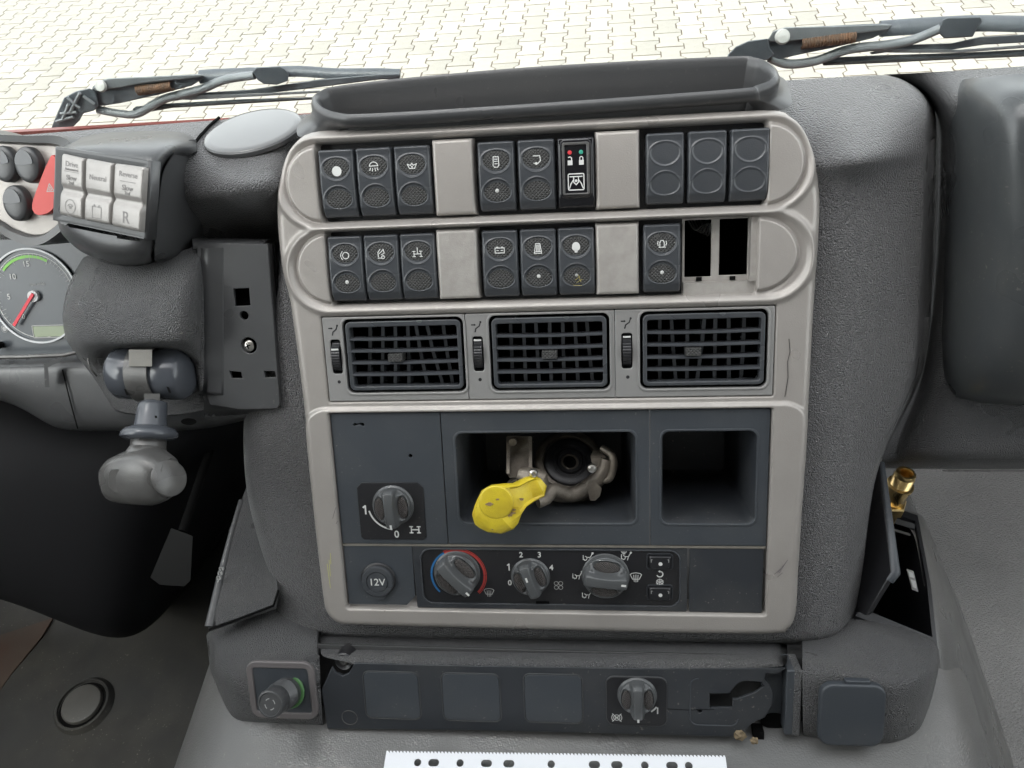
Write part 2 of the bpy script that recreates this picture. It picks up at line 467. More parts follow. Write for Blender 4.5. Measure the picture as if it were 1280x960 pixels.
def struct(name, me, world=False):
    o = solo(name, me, kind='structure')
    if world: o.matrix_world = Matrix.Identity(4)
    return o


def wmm(X, Y, z):
    """panel-origin world mm (z relative to camera) -> absolute world mm"""
    return (X, Y, z + CAM_H)


def wbox(name, X0, X1, Y0, Y1, z0, z1, m):
    return box(name, X0, X1, Y0, Y1, z0 + CAM_H, z1 + CAM_H, m)


# ------------------------------------------------------------------ paved yard
def pave_mat(name, col, c2):
    m = mat(name, col, 0.8, mott=0.5, mscale=25, mcol=c2, fine=0.6, dust=0.0)
    t = m.node_tree; b = t.nodes['Principled BSDF']; oi = t.nodes.new('ShaderNodeObjectInfo'); hv = t.nodes.new('ShaderNodeHueSaturation')
    mr = t.nodes.new('ShaderNodeMapRange'); mr.inputs['To Min'].default_value = .86; mr.inputs['To Max'].default_value = 1.1
    t.links.new(oi.outputs['Random'], mr.inputs['Value']); t.links.new(mr.outputs[0], hv.inputs['Value'])
    l = b.inputs['Base Color'].links[0]; t.links.new(l.from_socket, hv.inputs['Color']); t.links.new(hv.outputs[0], b.inputs['Base Color'])
    return m


PAVE = pave_mat('concrete_paver', (0.24, 0.23, 0.2), (0.2, 0.19, 0.165))
JOINT = mat('joint_sand', (0.05, 0.037, 0.026), 0.95, mott=0.6, mscale=3, mcol=(0.12, 0.092, 0.065), fine=0.5)
ground = struct('ground', rawmesh('ground', [(-60000, -30000, 0), (60000, -30000, 0), (60000, 90000, 0), (-60000, 90000, 0)], [(0, 1, 2, 3)], JOINT, 0), True)
PW, PL = 70.5, 100.5
ol = [(80, -95), (80.5, -62), (53, -37), (53, 37), (80.5, 62), (80, 95), (-80, 95), (-80.5, 62), (-53, 37), (-53, -37), (-80.5, -62), (-80, -95)]


def stone(inx):
    V = [(x, y, .3) for x, y in ol] + [(x, y, 1.3) for x, y in ol] + [(x * .965, y * .98, 2.6) for x, y in ol]; n = 12; Fc = []
    for i in range(2):
        for j in range(n): Fc.append((i * n + j, i * n + (j + 1) % n, (i + 1) * n + (j + 1) % n, (i + 1) * n + j))
    Fc.append(tuple(2 * n + j for j in range(n))); return V, Fc


sv, sf = stone(0)
ST = rawmesh('paving_stone', sv, sf, PAVE, 30)
vp = ray(752, -505); ang0 = math.atan2(vp[0], vp[1] * sL - vp[2] * cL)   # heading of the stone columns
ca, sa = math.cos(-ang0), math.sin(-ang0)
Wi = (PM @ Matrix.Translation(Vector(CAMP / 1000))).translation
cmi = cam.matrix_world.inverted()
cells = []
for i in range(-60, 61):
    for j in range(0, 50):
        X = i * 140.5; Y = 1300 + j * 200.5 + (100.25 if i % 2 else 0)
        x, y = X * ca - Y * sa, X * sa + Y * ca
        q = cmi @ Vector((x / 1000, y / 1000, .015))
        if q.z > -0.1: continue
        sx, sy = 640 + F_PX * q.x / -q.z, 480 - F_PX * q.y / -q.z
        lim = 176 - sx * .065
        vis = -14 < sx < 1294 and -9 < sy < lim
        occ = 400 < sx < 960 and sy > 125 - (sx - 400) * .075
        cells.append((0 if (vis and not occ) else 1, -q.z, x, y))
vis = sorted(c for c in cells if c[0] == 0)
near = vis[:300]; rest = vis[300:] + [c for c in cells if c[0] == 1]
print('stones', len(vis), len(cells))
rz = Matrix.Rotation(-ang0, 4, 'Z')
for k, (_, _, x, y) in enumerate(near):
    o = bpy.data.objects.new('paving_stone', ST); COL.objects.link(o); o.parent = ground
    o.matrix_local = Matrix.Translation((x / 1000, y / 1000, random.uniform(-.0004, .0009))) @ rz @ Matrix.Rotation(R(random.uniform(-.8, .8)), 4, 'Z')
V = []; Fc = []
for (_, _, x, y) in rest:
    b = len(V); a_ = -ang0 + R(random.uniform(-.8, .8)); c, s = math.cos(a_), math.sin(a_); dz = random.uniform(-.2, .9)
    V += [(x + p * c - q * s, y + p * s + q * c, z + dz) for p, q, z in sv]; Fc += [tuple(b + i for i in f) for f in sf]
so = bpy.data.objects.new('paving_stones', rawmesh('paving_stones', V, Fc, PAVE, 0)); COL.objects.link(so); so.parent = ground; so['kind'] = 'stuff'

def yof(px, py, z):
    q = H(px, py, z); return q[0], q[1] * sL - q[2] * cL


# ------------------------------------------------------------------ cab shell round the camera
GL = bpy.data.materials.new('windscreen_glass'); GL.use_nodes = True
t = GL.node_tree; t.nodes.clear(); o_ = t.nodes.new('ShaderNodeOutputMaterial'); mx = t.nodes.new('ShaderNodeMixShader')
tr = t.nodes.new('ShaderNodeBsdfTransparent'); tr.inputs[0].default_value = (.95, .97, .96, 1); gs = t.nodes.new('ShaderNodeBsdfGlossy'); gs.inputs['Roughness'].default_value = .02
lw = t.nodes.new('ShaderNodeLayerWeight'); lw.inputs[0].default_value = .5; pw = t.nodes.new('ShaderNodeMath'); pw.operation = 'POWER'; pw.inputs[1].default_value = 4
t.links.new(lw.outputs['Facing'], pw.inputs[0]); fr = t.nodes.new('ShaderNodeMath'); fr.operation = 'MULTIPLY_ADD'; fr.inputs[1].default_value = .5; fr.inputs[2].default_value = .03; t.links.new(pw.outputs[0], fr.inputs[0])
t.links.new(fr.outputs[0], mx.inputs[0]); t.links.new(tr.outputs[0], mx.inputs[1]); t.links.new(gs.outputs[0], mx.inputs[2]); t.links.new(mx.outputs[0], o_.inputs[0])

XL, XR, YF, YB, ZT, ZF = -880, 1020, 262, -1150, 620, -780
cab = bpy.data.objects.new('truck_cab', None); COL.objects.link(cab)
cab.location = (0, 0, (CAM_H + ZF) / 1000); tag(cab, 'red truck cab body and windscreen around the dashboard, its red edge showing below the wipers', 'truck cab')


def cabpart(name, me):
    o = bpy.data.objects.new(name, me); COL.objects.link(o); o.parent = cab; o.matrix_local = Matrix.Translation((0, 0, -(CAM_H + ZF) / 1000)); return o


cabpart('roof_open_for_light', wbox('roof_open_for_light', XL - 60, XR + 60, YB - 60, -300, ZT, ZT + 40, M['head']))  # unseen roof, left open ahead of the camera to add overhead light
cabpart('rear_wall', wbox('rear_wall', XL, XR, YB - 60, YB, ZF - 150, ZT, M['rear']))
for (xa, xb) in ((XL - 50, XL), (XR, XR + 50)):
    cabpart('door_panel', wbox('door_panel', xa, xb, YB + 400, YF, ZF - 150, -330 if xa > 0 else -150, M['trimdark']))  # unseen doors, the left one raised to darken the driver footwell
    cabpart('side_panel', wbox('side_panel', xa, xb, YB, YB + 400, ZF - 150, ZT, M['rear']))
    cabpart('door_glass', wbox('door_glass', (xa + xb) / 2 - 2, (xa + xb) / 2 + 2, YB + 400, 60, -330 if xa > 0 else -150, ZT, GL))
    cabpart('pillar', loft('pillar', [[(x, y, z + CAM_H) for x, y in ((xa, yc), (xb, yc), (xb, yc + 70), (xa, yc + 70))] for z, yc in ((-262, YF - 10), (ZT, 20))], M['trimdark']))
cabpart('front_panel', wbox('front_panel', XL - 50, XR + 50, 384, 389, -1100, -336.5, M['paint']))
cabpart('windscreen', loft('windscreen', [[(x, y, z + CAM_H) for x, y in ((XL, yc), (XR, yc), (XR, yc + 5), (XL, yc + 5))] for z, yc in ((-300, 236), (ZT, 30))], GL, True, 30))
cabpart('firewall', wbox('firewall', XL, XR, 330, 345, ZF - 100, -330, M['trimdark']))

# floor and engine tunnel
floor = struct('cab_floor', wbox('cab_floor', XL, XR, YB, 330, ZF - 40, ZF, M['carpet']), True)


xl, yl = yof(216, 955, -600); xr_, yr_ = yof(1256, 955, -600)
print('tunnel X', xl, xr_, 'Y', yl, yr_)
ZTU = -541
prof = [(xl - 16, ZF - 5), (xl - 14, ZF + 30), (xl - 7, -640), (xl + 2, -598), (xl + 26, ZTU - 14), (xl + 70, ZTU - 1), (xl + 130, ZTU), ((xl + xr_) / 2, ZTU + 2), (xr_ - 130, ZTU), (xr_ - 70, ZTU - 1), (xr_ - 26, ZTU - 14), (xr_ - 2, -598), (xr_ + 7, -640), (xr_ + 14, ZF + 24), (xr_ + 16, ZF - 5)]
rows = []
for Y in (-900, -600, -420, -330, -280, -235, -190, -140, -60, 40, 140, 320):
    dz = 3 * math.sin(Y * .02)
    rows.append([(x + (2.5 * math.sin(Y * .013) if abs(x) > 200 else 0), Y, z + CAM_H + (dz + 4 * math.sin(x * .02 + Y * .015) if z > -600 else 0)) for x, z in prof])
P = bspl(bspl(np.array(rows), 24, 0), 20, 1)
_c = (P[:-1, :-1] + P[1:, 1:]) / 2
BOXM = [G(1076, 763, -34), G(1164, 799, -38), G(1157, 730, -75), G(1143, 654, -118), G(1100, 640, -124), G(1086, 690, -90)]
_q = [(p[0], p[1] * sL - p[2] * cL) for p in BOXM]
struct('engine_tunnel', gridmesh('engine_tunnel', P, M['tunnel'], keep=(sdpoly(_q, _c[..., 0], _c[..., 1]) > 1.5) | (_c[..., 2] < CAM_H - 650)), True)

# ================================================================== dashboard body
ZD = -240
dash = thing('dashboard', 'charcoal grained plastic dashboard running across the cab behind the grey-beige fascia', 'dashboard')
DA = []


def dp(name, rows, m, k=6, keepf=None, mm=None):
    o = part(name, bpatch(name, rows, M[m] if isinstance(m, str) else m, k, keepf=keepf), dash); return o


def outside_bezel(C):
    s = sdpoly(BEZI, C[..., 0], C[..., 1]); return ~((s < 0) & (C[..., 2] > -30))


HZ = lambda *p: [H(*q) for q in p]
hr = [
    HZ((385, 148, -300), (400, 141, -262), (420, 139, ZD), (560, 130, ZD), (700, 120, ZD), (985, 100, ZD), (1055, 96, ZD), (1092, 94, ZD), (1108, 94, -250), (1112, 95, -300)),
    HZ((385, 150, -300), (400, 144, -262), (420, 142, ZD), (560, 133, ZD), (700, 124, ZD), (985, 103, ZD), (1055, 99, ZD), (1098, 97, ZD), (1130, 99, -246), (1136, 99, -300)),
    HZ((350, 172, -300), (372, 170, -262), (400, 165, ZD), (560, 155, ZD), (700, 150, ZD), (1000, 148, ZD), (1050, 142, ZD), (1110, 130, ZD), (1164, 124, -246), (1166, 122, -300)),
    GR((352, 205, -70), (352, 205, -16), (366, 205, -9), (450, 200, -9), (700, 190, -9)) + GR((1015, 190, -13)) + HZ((1055, 186, ZD - 2), (1098, 182, ZD - 3)) + GR((1156, 166, -36), (1174, 150, -110)),
    GR((352, 222, -70), (352, 222, -16), (366, 222, -9), (450, 215, -9), (700, 210, -9), (1015, 212, -12)) + HZ((1055, 209, ZD - 3), (1100, 202, ZD - 5)) + GR((1156, 190, -36), (1172, 180, -115)),
    GR((352, 235, -70), (352, 235, -16), (366, 235, -9), (450, 230, -9), (700, 225, -9), (1015, 224, -9), (1055, 222, -9), (1093, 218, -14), (1156, 208, -36), (1172, 200, -120)),
    GR((352, 300, -70), (352, 300, -16), (366, 300, -9), (450, 300, -9), (700, 300, -9), (1015, 300, -8), (1055, 300, -8), (1092, 300, -13), (1154, 300, -36), (1170, 300, -120)),
    GR((340, 400, -70), (340, 400, -16), (352, 400, -10), (450, 400, -9), (700, 400, -9), (1015, 400, -8), (1055, 400, -8), (1086, 400, -12), (1148, 400, -34), (1166, 400, -120)),
    GR((306, 480, -70), (310, 480, -24), (324, 480, -12), (450, 480, -9), (700, 480, -9), (1010, 480, -8), (1050, 480, -8), (1080, 480, -12), (1142, 478, -32), (1158, 475, -120)),
    GR((303, 560, -70), (307, 560, -24), (320, 560, -12), (450, 560, -9), (700, 560, -9), (1010, 560, -8), (1045, 560, -8), (1072, 560, -12), (1100, 560, -30), (1108, 552, -110)),
    GR((308, 620, -70), (312, 620, -24), (326, 620, -12), (450, 620, -9), (700, 620, -9), (1005, 620, -8), (1042, 620, -8), (1066, 620, -12), (1086, 620, -36), (1090, 620, -100)),
    GR((326, 700, -70), (330, 700, -24), (344, 700, -12), (450, 700, -9), (700, 700, -9), (1003, 700, -8), (1040, 700, -8), (1062, 700, -12), (1080, 700, -34), (1084, 700, -80)),
    GR((337, 765, -70), (341, 765, -24), (355, 768, -12), (450, 780, -9), (700, 780, -9), (998, 780, -8), (1035, 778, -8), (1056, 772, -12), (1070, 764, -34), (1072, 764, -80)),
    GR((350, 788, -70), (354, 788, -24), (366, 792, -13), (450, 796, -10), (700, 798, -10), (990, 803, -9), (1030, 802, -9), (1050, 797, -14), (1062, 785, -34), (1066, 780, -80)),
    GR((352, 794, -70), (356, 795, -30), (370, 798, -26), (450, 799, -26), (700, 802, -26), (990, 807, -26), (1030, 806, -26), (1050, 801, -30), (1060, 790, -44), (1064, 785, -90)),
]
def crisp(rows, k, f=.16):
    return [list(r[:k]) + [r[k] + (r[k - 1] - r[k]) * f, r[k], r[k] + (r[k + 1] - r[k]) * f * .6] + list(r[k + 1:]) for r in rows]


dp('console_housing', crisp(hr, 8), 'grain', 7, keepf=outside_bezel)

# dash top and face left of the console
dp('dash_top', [list(r) + [r[-1] + np.array([4., 0, -26.])] for r in [
    HZ((-120, 182, ZD - 20), (-60, 176, ZD), (60, 166, ZD), (180, 157, ZD), (270, 150, ZD), (330, 146, ZD), (420, 140, ZD)),
    HZ((-120, 186, ZD - 20), (-60, 180, ZD), (60, 169, ZD), (180, 160, ZD), (270, 154, ZD), (330, 150, ZD), (420, 146, ZD)),
    HZ((-120, 200, ZD - 20), (-60, 196, ZD), (60, 190, ZD), (180, 180, ZD), (270, 176, ZD), (330, 176, ZD), (358, 174, ZD - 2)),
    HZ((-120, 220, ZD - 20), (-60, 216, ZD), (60, 210, ZD), (180, 206, ZD), (270, 205, ZD), (330, 205, ZD), (346, 202, ZD - 2)),
    GR((-120, 250, -40), (-60, 250, -40), (60, 250, -40), (180, 250, -40)) + HZ((270, 233, ZD - 1), (330, 231, ZD - 1), (344, 231, ZD - 5)),
    GR((-120, 280, -55), (-60, 280, -55), (60, 280, -55), (180, 280, -55)) + HZ((270, 249, ZD - 12), (330, 247, ZD - 12), (344, 247, ZD - 18)),
    GR((-120, 300, -65), (-60, 300, -65), (60, 300, -65), (180, 300, -65)) + HZ((270, 275, ZD - 45), (330, 275, ZD - 46), (350, 275, ZD - 56)),
    GR((-120, 400, -90), (-60, 400, -90), (60, 400, -90), (180, 400, -90), (270, 330, -90), (330, 330, -90), (420, 330, -90)),
    GR((-120, 460, -95), (-60, 460, -95), (60, 460, -95), (180, 460, -95), (270, 420, -95), (330, 420, -95), (420, 420, -95)),
]], 'grain')
# seam groove on the dash top
part('seam', tube('seam', [H(274, 147, ZD + 1), H(262, 157, ZD + 1), H(250, 170, ZD + 1), H(243, 180, ZD)], 1.1, M['void'], 6), dash)
# lower left dash
dp('lower_cover', [
    GR((-120, 440, -110), (-60, 440, -110), (0, 440, -110), (60, 438, -110), (110, 436, -100), (160, 436, -100), (260, 436, -90), (330, 440, -80)),
    GR((-120, 446, -60), (-60, 446, -60), (0, 446, -60), (60, 444, -60), (110, 440, -60), (160, 440, -60), (260, 440, -60), (330, 440, -60)),
    GR((-120, 458, -48), (-60, 458, -48), (0, 458, -48), (60, 457, -48), (104, 452, -46), (160, 470, -46), (260, 470, -40), (330, 470, -40)),
    GR((-120, 466, -47), (-60, 468, -47), (0, 468, -47), (60, 467, -47), (104, 467, -46), (160, 490, -46), (260, 490, -40), (330, 490, -40)),
    GR((-120, 476, -47), (-60, 476, -47), (10, 486, -47), (60, 500, -47), (110, 505, -46), (160, 510, -46), (260, 505, -40), (330, 505, -40)),
    GR((-120, 484, -52), (-60, 484, -52), (22, 500, -52), (62, 530, -50), (110, 532, -48), (160, 530, -46), (260, 528, -42), (330, 515, -42)),
    GR((-120, 487, -70), (-60, 487, -70), (26, 506, -70), (66, 541, -64), (110, 541, -62), (160, 542, -60), (260, 542, -58), (330, 520, -58)),
    GR((-120, 480, -130), (-60, 480, -130), (26, 500, -130), (66, 535, -130), (110, 535, -130), (160, 536, -130), (260, 536, -130), (330, 515, -130)),
], 'smooth')
part('cover_lip', tube('cover_lip', [G(-40, 447, -44), G(30, 446, -44), G(80, 444, -44), G(98, 440, -46)], [1.6, 1.6, 1.6, 1.2], M['satin'], 8), dash)
part('hook', loft('hook', [[G(x, y, -40 + n) for x, y, n in q] for q in (((76, 446, 0), (78, 450, 0), (78, 450, 4), (76, 446, 4)), ((55, 455, 0), (60, 459, 0), (60, 459, 4), (55, 455, 4)), ((56, 484, 0), (62, 484, 0), (62, 484, 4), (56, 484, 4)))], M['black']), dash)
part('seam', tube('seam', [G(78, 462, -45), G(86, 495, -45), G(97, 536, -47)], .5, M['void'], 5), dash)
# oval hole under the lever
part('oval_hole', strokes('oval_hole', [('fill', [tuple(p) for p in circ(0, 0, 6, 20, 2.6)])], 1, M['void']), dash, *G(236, 527, -38))

# black boot round the steering column in the footwell
boot = [
    GR((-160, 470, -110), (-80, 480, -110), (20, 490, -110), (80, 530, -110), (160, 536, -110), (240, 536, -110), (330, 516, -120), (345, 520, -260)),
    GR((-160, 560, -60), (-80, 560, -60), (20, 560, -70), (90, 570, -80), (160, 580, -90), (230, 580, -120), (300, 570, -200), (330, 600, -320)),
    GR((-160, 660, -60), (-80, 670, -60), (10, 670, -70), (80, 700, -80), (150, 700, -90), (220, 680, -140), (280, 640, -240), (300, 640, -360)),
    GR((-160, 730, -70), (-80, 730, -70), (0, 742, -80), (80, 778, -90), (150, 806, -100), (200, 780, -150), (245, 715, -260), (290, 660, -380)),
    GR((-160, 740, -120), (-80, 740, -120), (0, 752, -120), (80, 785, -130), (150, 812, -140), (195, 788, -190), (240, 722, -300), (285, 665, -420)),
    GR((-160, 700, -260), (-80, 700, -260), (0, 710, -260), (80, 740, -260), (150, 760, -270), (190, 740, -320), (235, 690, -380), (280, 640, -460)),
]
dp('column_boot', boot, 'boot')

# ------------------------------------------------------------------ passenger side of the dashboard
dp('passenger_dash', [
    HZ((1104, 93, -300), (1112, 93, ZD - 6), (1190, 89, ZD), (1290, 82, ZD), (1420, 73, ZD), (1600, 60, ZD)),
    HZ((1120, 96, -300), (1130, 96, ZD - 6), (1200, 92, ZD), (1290, 86, ZD), (1420, 78, ZD), (1600, 66, ZD)),
    HZ((1150, 115, -300), (1160, 113, ZD - 6), (1215, 108, ZD), (1290, 104, ZD), (1420, 100, ZD), (1600, 90, ZD)),
    HZ((1168, 136, -300), (1178, 134, ZD - 6), (1215, 130, ZD), (1290, 126, ZD), (1420, 126, ZD), (1600, 120, ZD)),
    GR((1174, 170, -120), (1184, 170, -66), (1215, 170, -58), (1290, 170, -58), (1420, 170, -58), (1600, 170, -58)),
    GR((1172, 300, -120), (1182, 300, -72), (1215, 300, -64), (1290, 300, -64), (1420, 300, -64), (1600, 300, -64)),
    GR((1160, 440, -120), (1170, 440, -72), (1210, 440, -64), (1290, 440, -64), (1420, 440, -64), (1600, 440, -64)),
    GR((1140, 500, -120), (1156, 500, -78), (1200, 505, -66), (1290, 510, -64), (1420, 510, -64), (1600, 510, -64)),
    GR((1100, 560, -130), (1124, 560, -84), (1190, 560, -66), (1290, 560, -64), (1420, 560, -64), (1600, 560, -64)),
    GR((1090, 584, -130), (1116, 584, -88), (1190, 584, -72), (1290, 584, -70), (1420, 584, -70), (1600, 584, -70)),
    GR((1090, 586, -180), (1116, 586, -160), (1190, 587, -160), (1290, 587, -160), (1420, 587, -160), (1600, 587, -160)),
], 'grain_f')
pod = [
    HZ((1184, 104, -262), (1196, 100, -246), (1222, 97, -228), (1262, 93, -222), (1310, 90, -220), (1450, 82, -220), (1600, 70, -220)),
    GR((1184, 128, -70), (1190, 118, -50)) + HZ((1214, 108, -228), (1258, 100, -222), (1310, 96, -220), (1450, 88, -220), (1600, 76, -220)),
    GR((1184, 160, -70), (1194, 150, -46), (1222, 140, -10), (1252, 120, 14), (1310, 112, 22), (1450, 106, 24), (1600, 96, 24)),
    GR((1184, 200, -70), (1194, 200, -46), (1226, 200, -8), (1252, 180, 16), (1310, 170, 24), (1450, 170, 26), (1600, 160, 26)),
    GR((1182, 300, -70), (1192, 300, -46), (1228, 300, -8), (1262, 300, 12), (1310, 300, 20), (1450, 300, 24), (1600, 300, 24)),
    GR((1178, 400, -70), (1188, 400, -46), (1222, 400, -12), (1262, 400, 6), (1310, 400, 14), (1450, 400, 18), (1600, 400, 18)),
    GR((1177, 460, -70), (1186, 458, -50), (1216, 455, -22), (1256, 455, -6), (1310, 455, 4), (1450, 455, 8), (1600, 455, 8)),
    GR((1188, 492, -70), (1196, 488, -54), (1222, 490, -34), (1256, 495, -22), (1310, 496, -14), (1450, 496, -12), (1600, 496, -12)),
    GR((1198, 500, -74), (1206, 500, -64), (1226, 505, -52), (1256, 508, -44), (1310, 508, -40), (1450, 508, -40), (1600, 508, -40)),
    GR((1200, 500, -90), (1206, 500, -90), (1226, 503, -90), (1256, 506, -90), (1310, 506, -90), (1450, 506, -90), (1600, 506, -90)),
]
pmat = mat('airbag_cover', (0.05, 0.054, 0.056), 0.34, fine=0.25, mott=0.0, mscale=11, mcol=(0.1, 0.095, 0.085), dust=0.35, rvar=0.1)
dp('airbag_cover', pod, pmat)
part('gap_light_strip', loft('gap_light_strip', [[G(x, y, n) for y, n in ((587.2, -60), (589.6, -60), (589.6, -64), (587.2, -64))] for x in (1178, 1500)], M['satin']), dash)  # solid strip standing in for bright light showing through the gap

# flat round disc on the dash top
c0 = H(316, 163, ZD + 1.5); rdz = Matrix.Rotation(-(PI / 2 - LEAN) - R(3), 3, 'X') @ Matrix.Rotation(R(-2), 3, 'Y') @ Matrix.Scale(1.05, 3)
t = thing('round_dash_disc', 'shiny flat round disc lying on the dash top left of the fascia', 'disc', *c0, rot=rdz)
part('disc', lathe('disc', [(.1, -3), (27, -3), (30, -1), (30.4, .4), (29.4, 1.1), (26, 1.3), (.1, 1.5)], M['mirror'], 64), t)
part('disc_rim', lathe('disc_rim', [(29.2, -4), (31.2, -2.8), (31.2, -.4), (29.6, .8), (29.0, .2), (29.0, -4)], M['smooth'], 64), t)

# ------------------------------------------------------------------ open bin on top of the console
def ring(pts, z): return crom([H(x, y, z) for x, y in pts], 8)


rimp = [(446, 103), (660, 83), (900, 70), (945, 71), (968, 82), (972, 97), (950, 108), (915, 114), (680, 131), (470, 144), (420, 143), (393, 131), (396, 115)]
RM = ring(rimp, -213)
cen = RM.mean(0)


def scl(Rg, dx, dz):
    """shrink a ring horizontally by dx mm and lift it by dz mm (world up)"""
    n = len(Rg); out = []
    up = np.array([0, cL, sL]); yd = np.array([0, sL, -cL]); xd = np.array([1., 0, 0])
    for i in range(n):
        tg = Rg[(i + 1) % n] - Rg[i - 1]; tx, ty = tg @ xd, tg @ yd; L_ = math.hypot(tx, ty) + 1e-9
        nx, ny = ty / L_, -tx / L_
        q = Rg[i] - cen
        if nx * (q @ xd) + ny * (q @ yd) > 0: nx, ny = -nx, -ny
        out.append(Rg[i] + (nx * xd + ny * yd) * dx + up * dz)
    return np.array(out)


basep = [(446, 128), (660, 112), (900, 96), (950, 92), (978, 97), (988, 116), (984, 135), (930, 140), (680, 156), (450, 169), (398, 171), (372, 169), (382, 146)]
BS = crom([H(x, y, -231) for x, y in basep], 8)
mid = [scl(RM, -1.5, -6) * (1 - f) + BS * f for f in (0.0, .12, .3, .55, .8, 1.0)]
# concave flank: pull the middle inwards
mid = [scl(m_, 3.2 * math.sin(PI * f), 0) for m_, f in zip(mid, (0, .12, .3, .55, .8, 1))]
rings = [scl(RM, 13, -44), scl(RM, 11, -42), scl(RM, 8, -34), scl(RM, 5.5, -15), scl(RM, 4.6, -5), scl(RM, 3.4, -1), scl(RM, 1.8, .3), scl(RM, 0, -.6), scl(RM, -1.2, -3)] + mid[1:]
t = thing('dash_top_bin', 'long dark open bin with rounded ends on top of the centre console', 'storage bin', *cen)
part('bin_shell', loft('bin_shell', [[tuple(p - cen) for p in rg] for rg in rings], M['smooth'], False, 60), t)
part('bin_floor', rawmesh('bin_floor', [tuple(p - cen) for p in scl(RM, 12, -43)], [tuple(range(len(RM)))], M['slate_d'], 0), t)

# ------------------------------------------------------------------ lower console trim
low = thing('lower_console', 'charcoal lower console base with a rounded block at either end', 'console base', 0, -110, 0)


def lp(name, rows, m='grain_f', k=7):
    off = np.array([0, -110, 0]); return part(name, bpatch(name, (np.array(rows, float) - off), M[m], k), low)


lp('left_block', [
    GR((258, 792, -60), (265, 787, -26), (300, 772, -26), (345, 752, -26), (376, 770, -24), (404, 785, -22)),
    GR((258, 796, -40), (265, 794, -12), (300, 785, -12), (345, 776, -12), (376, 786, -10), (404, 793, -10)),
    GR((261, 815, -30), (267, 813, 8), (300, 815, 12), (340, 812, 10), (372, 806, 8), (404, 803, 6)),
    GR((262, 838, -30), (268, 836, 22), (302, 842, 26), (336, 842, 26), (368, 832, 25), (404, 816, 24)),
    GR((266, 850, -30), (273, 848, 27), (304, 852, 30), (338, 850, 30), (370, 845, 30), (405, 838, 30)),
    GR((270, 870, -30), (280, 870, 28), (306, 870, 30), (340, 870, 30), (372, 870, 30), (406, 868, 30)),
    GR((276, 890, -30), (286, 892, 25), (308, 897, 29), (342, 900, 29), (374, 904, 29), (408, 906, 29)),
    GR((278, 900, -30), (290, 902, 18), (308, 906, 20), (342, 908, 20), (374, 912, 20), (409, 914, 20)),
    GR((278, 900, -40), (290, 903, -10), (308, 907, -10), (342, 909, -10), (374, 913, -10), (409, 915, -10)),
])
lp('right_block', [
    GR((1003, 797, -24), (1040, 790, -26), (1066, 766, -30), (1112, 779, -34), (1150, 793, -34), (1166, 799, -36), (1168, 800, -60)),
    GR((1003, 802, -10), (1040, 799, -12), (1070, 782, -12), (1114, 790, -14), (1153, 801, -16), (1169, 805, -20), (1174, 806, -50)),
    GR((1003, 812, 10), (1040, 812, 8), (1074, 812, 8), (1116, 820, 8), (1156, 824, 4), (1173, 820, -8), (1176, 820, -50)),
    GR((1003, 824, 25), (1040, 830, 25), (1078, 843, 26), (1118, 849, 26), (1155, 841, 22), (1172, 832, 0), (1175, 832, -50)),
    GR((1003, 836, 30), (1040, 840, 30), (1080, 853, 30), (1120, 858, 30), (1154, 852, 26), (1170, 845, 4), (1173, 844, -50)),
    GR((1003, 870, 30), (1040, 870, 30), (1080, 875, 30), (1118, 878, 30), (1150, 876, 26), (1166, 870, 4), (1169, 868, -50)),
    GR((1004, 912, 30), (1040, 921, 30), (1080, 926, 30), (1115, 926, 29), (1144, 914, 24), (1158, 902, 2), (1162, 898, -50)),
    GR((1004, 922, 22), (1040, 931, 22), (1080, 936, 22), (1115, 935, 20), (1144, 922, 14), (1157, 908, 0), (1160, 903, -50)),
    GR((1004, 922, -10), (1040, 932, -10), (1080, 937, -10), (1115, 936, -10), (1144, 923, -10), (1157, 909, -20), (1160, 903, -60)),
])
# folded side flap on the left
lf = [G(318, 582, -95), G(334, 640, -60), G(347, 735, -12), G(342, 757, -2), G(260, 785, -2), G(262, 770, -6), G(300, 630, -75)]
off = np.array([0, -110, 0])
dn = np.array([0, -cL * 5, -sL * 5])
part('side_flap', loft('side_flap', [[tuple(p - off) for p in lf], [tuple(p - off + dn) for p in lf]], M['grain_f'], True, 20), low)
fe = [G(302, 625, -74), G(290, 665, -54), G(275, 722, -26), G(261, 783, 0)]
part('flap_hinge', tube('flap_hinge', [p - off for p in fe], [2.2, 2.4, 2.6, 3.0], M['smooth'], 8, flat=.5), low)
for k in range(3):
    for j in range(2):
        q = G(275 - 1.6 * k + 3.6 * j, 711 + 5.5 * k, -20) - off
        part('vent_slit', box('vent_slit', q[0] - .5, q[0] + .5, q[1] - 1, q[1] + 1, q[2] - 1, q[2] + .6, M['dim']), low)
part('flap_gap', tube('flap_gap', [p - off for p in (G(262, 787, -1), G(300, 773, -1), G(342, 757, -1), G(348, 738, -10))], .9, M['void'], 6), low)

# centre lower switch panel
def uv30(px, py, n=30): q = G(px, py, n); return (float(q[0]), float(q[1]))


CP = thing('lower_switch_panel', 'dark lower switch panel with three square blanks, a rotary switch and a broken right end', 'switch panel', 0, -110, 0)


def cpart(name, me, u=0, v=0, n=0, rot=None): return part(name, me, CP, u, v + 110, n, rot)


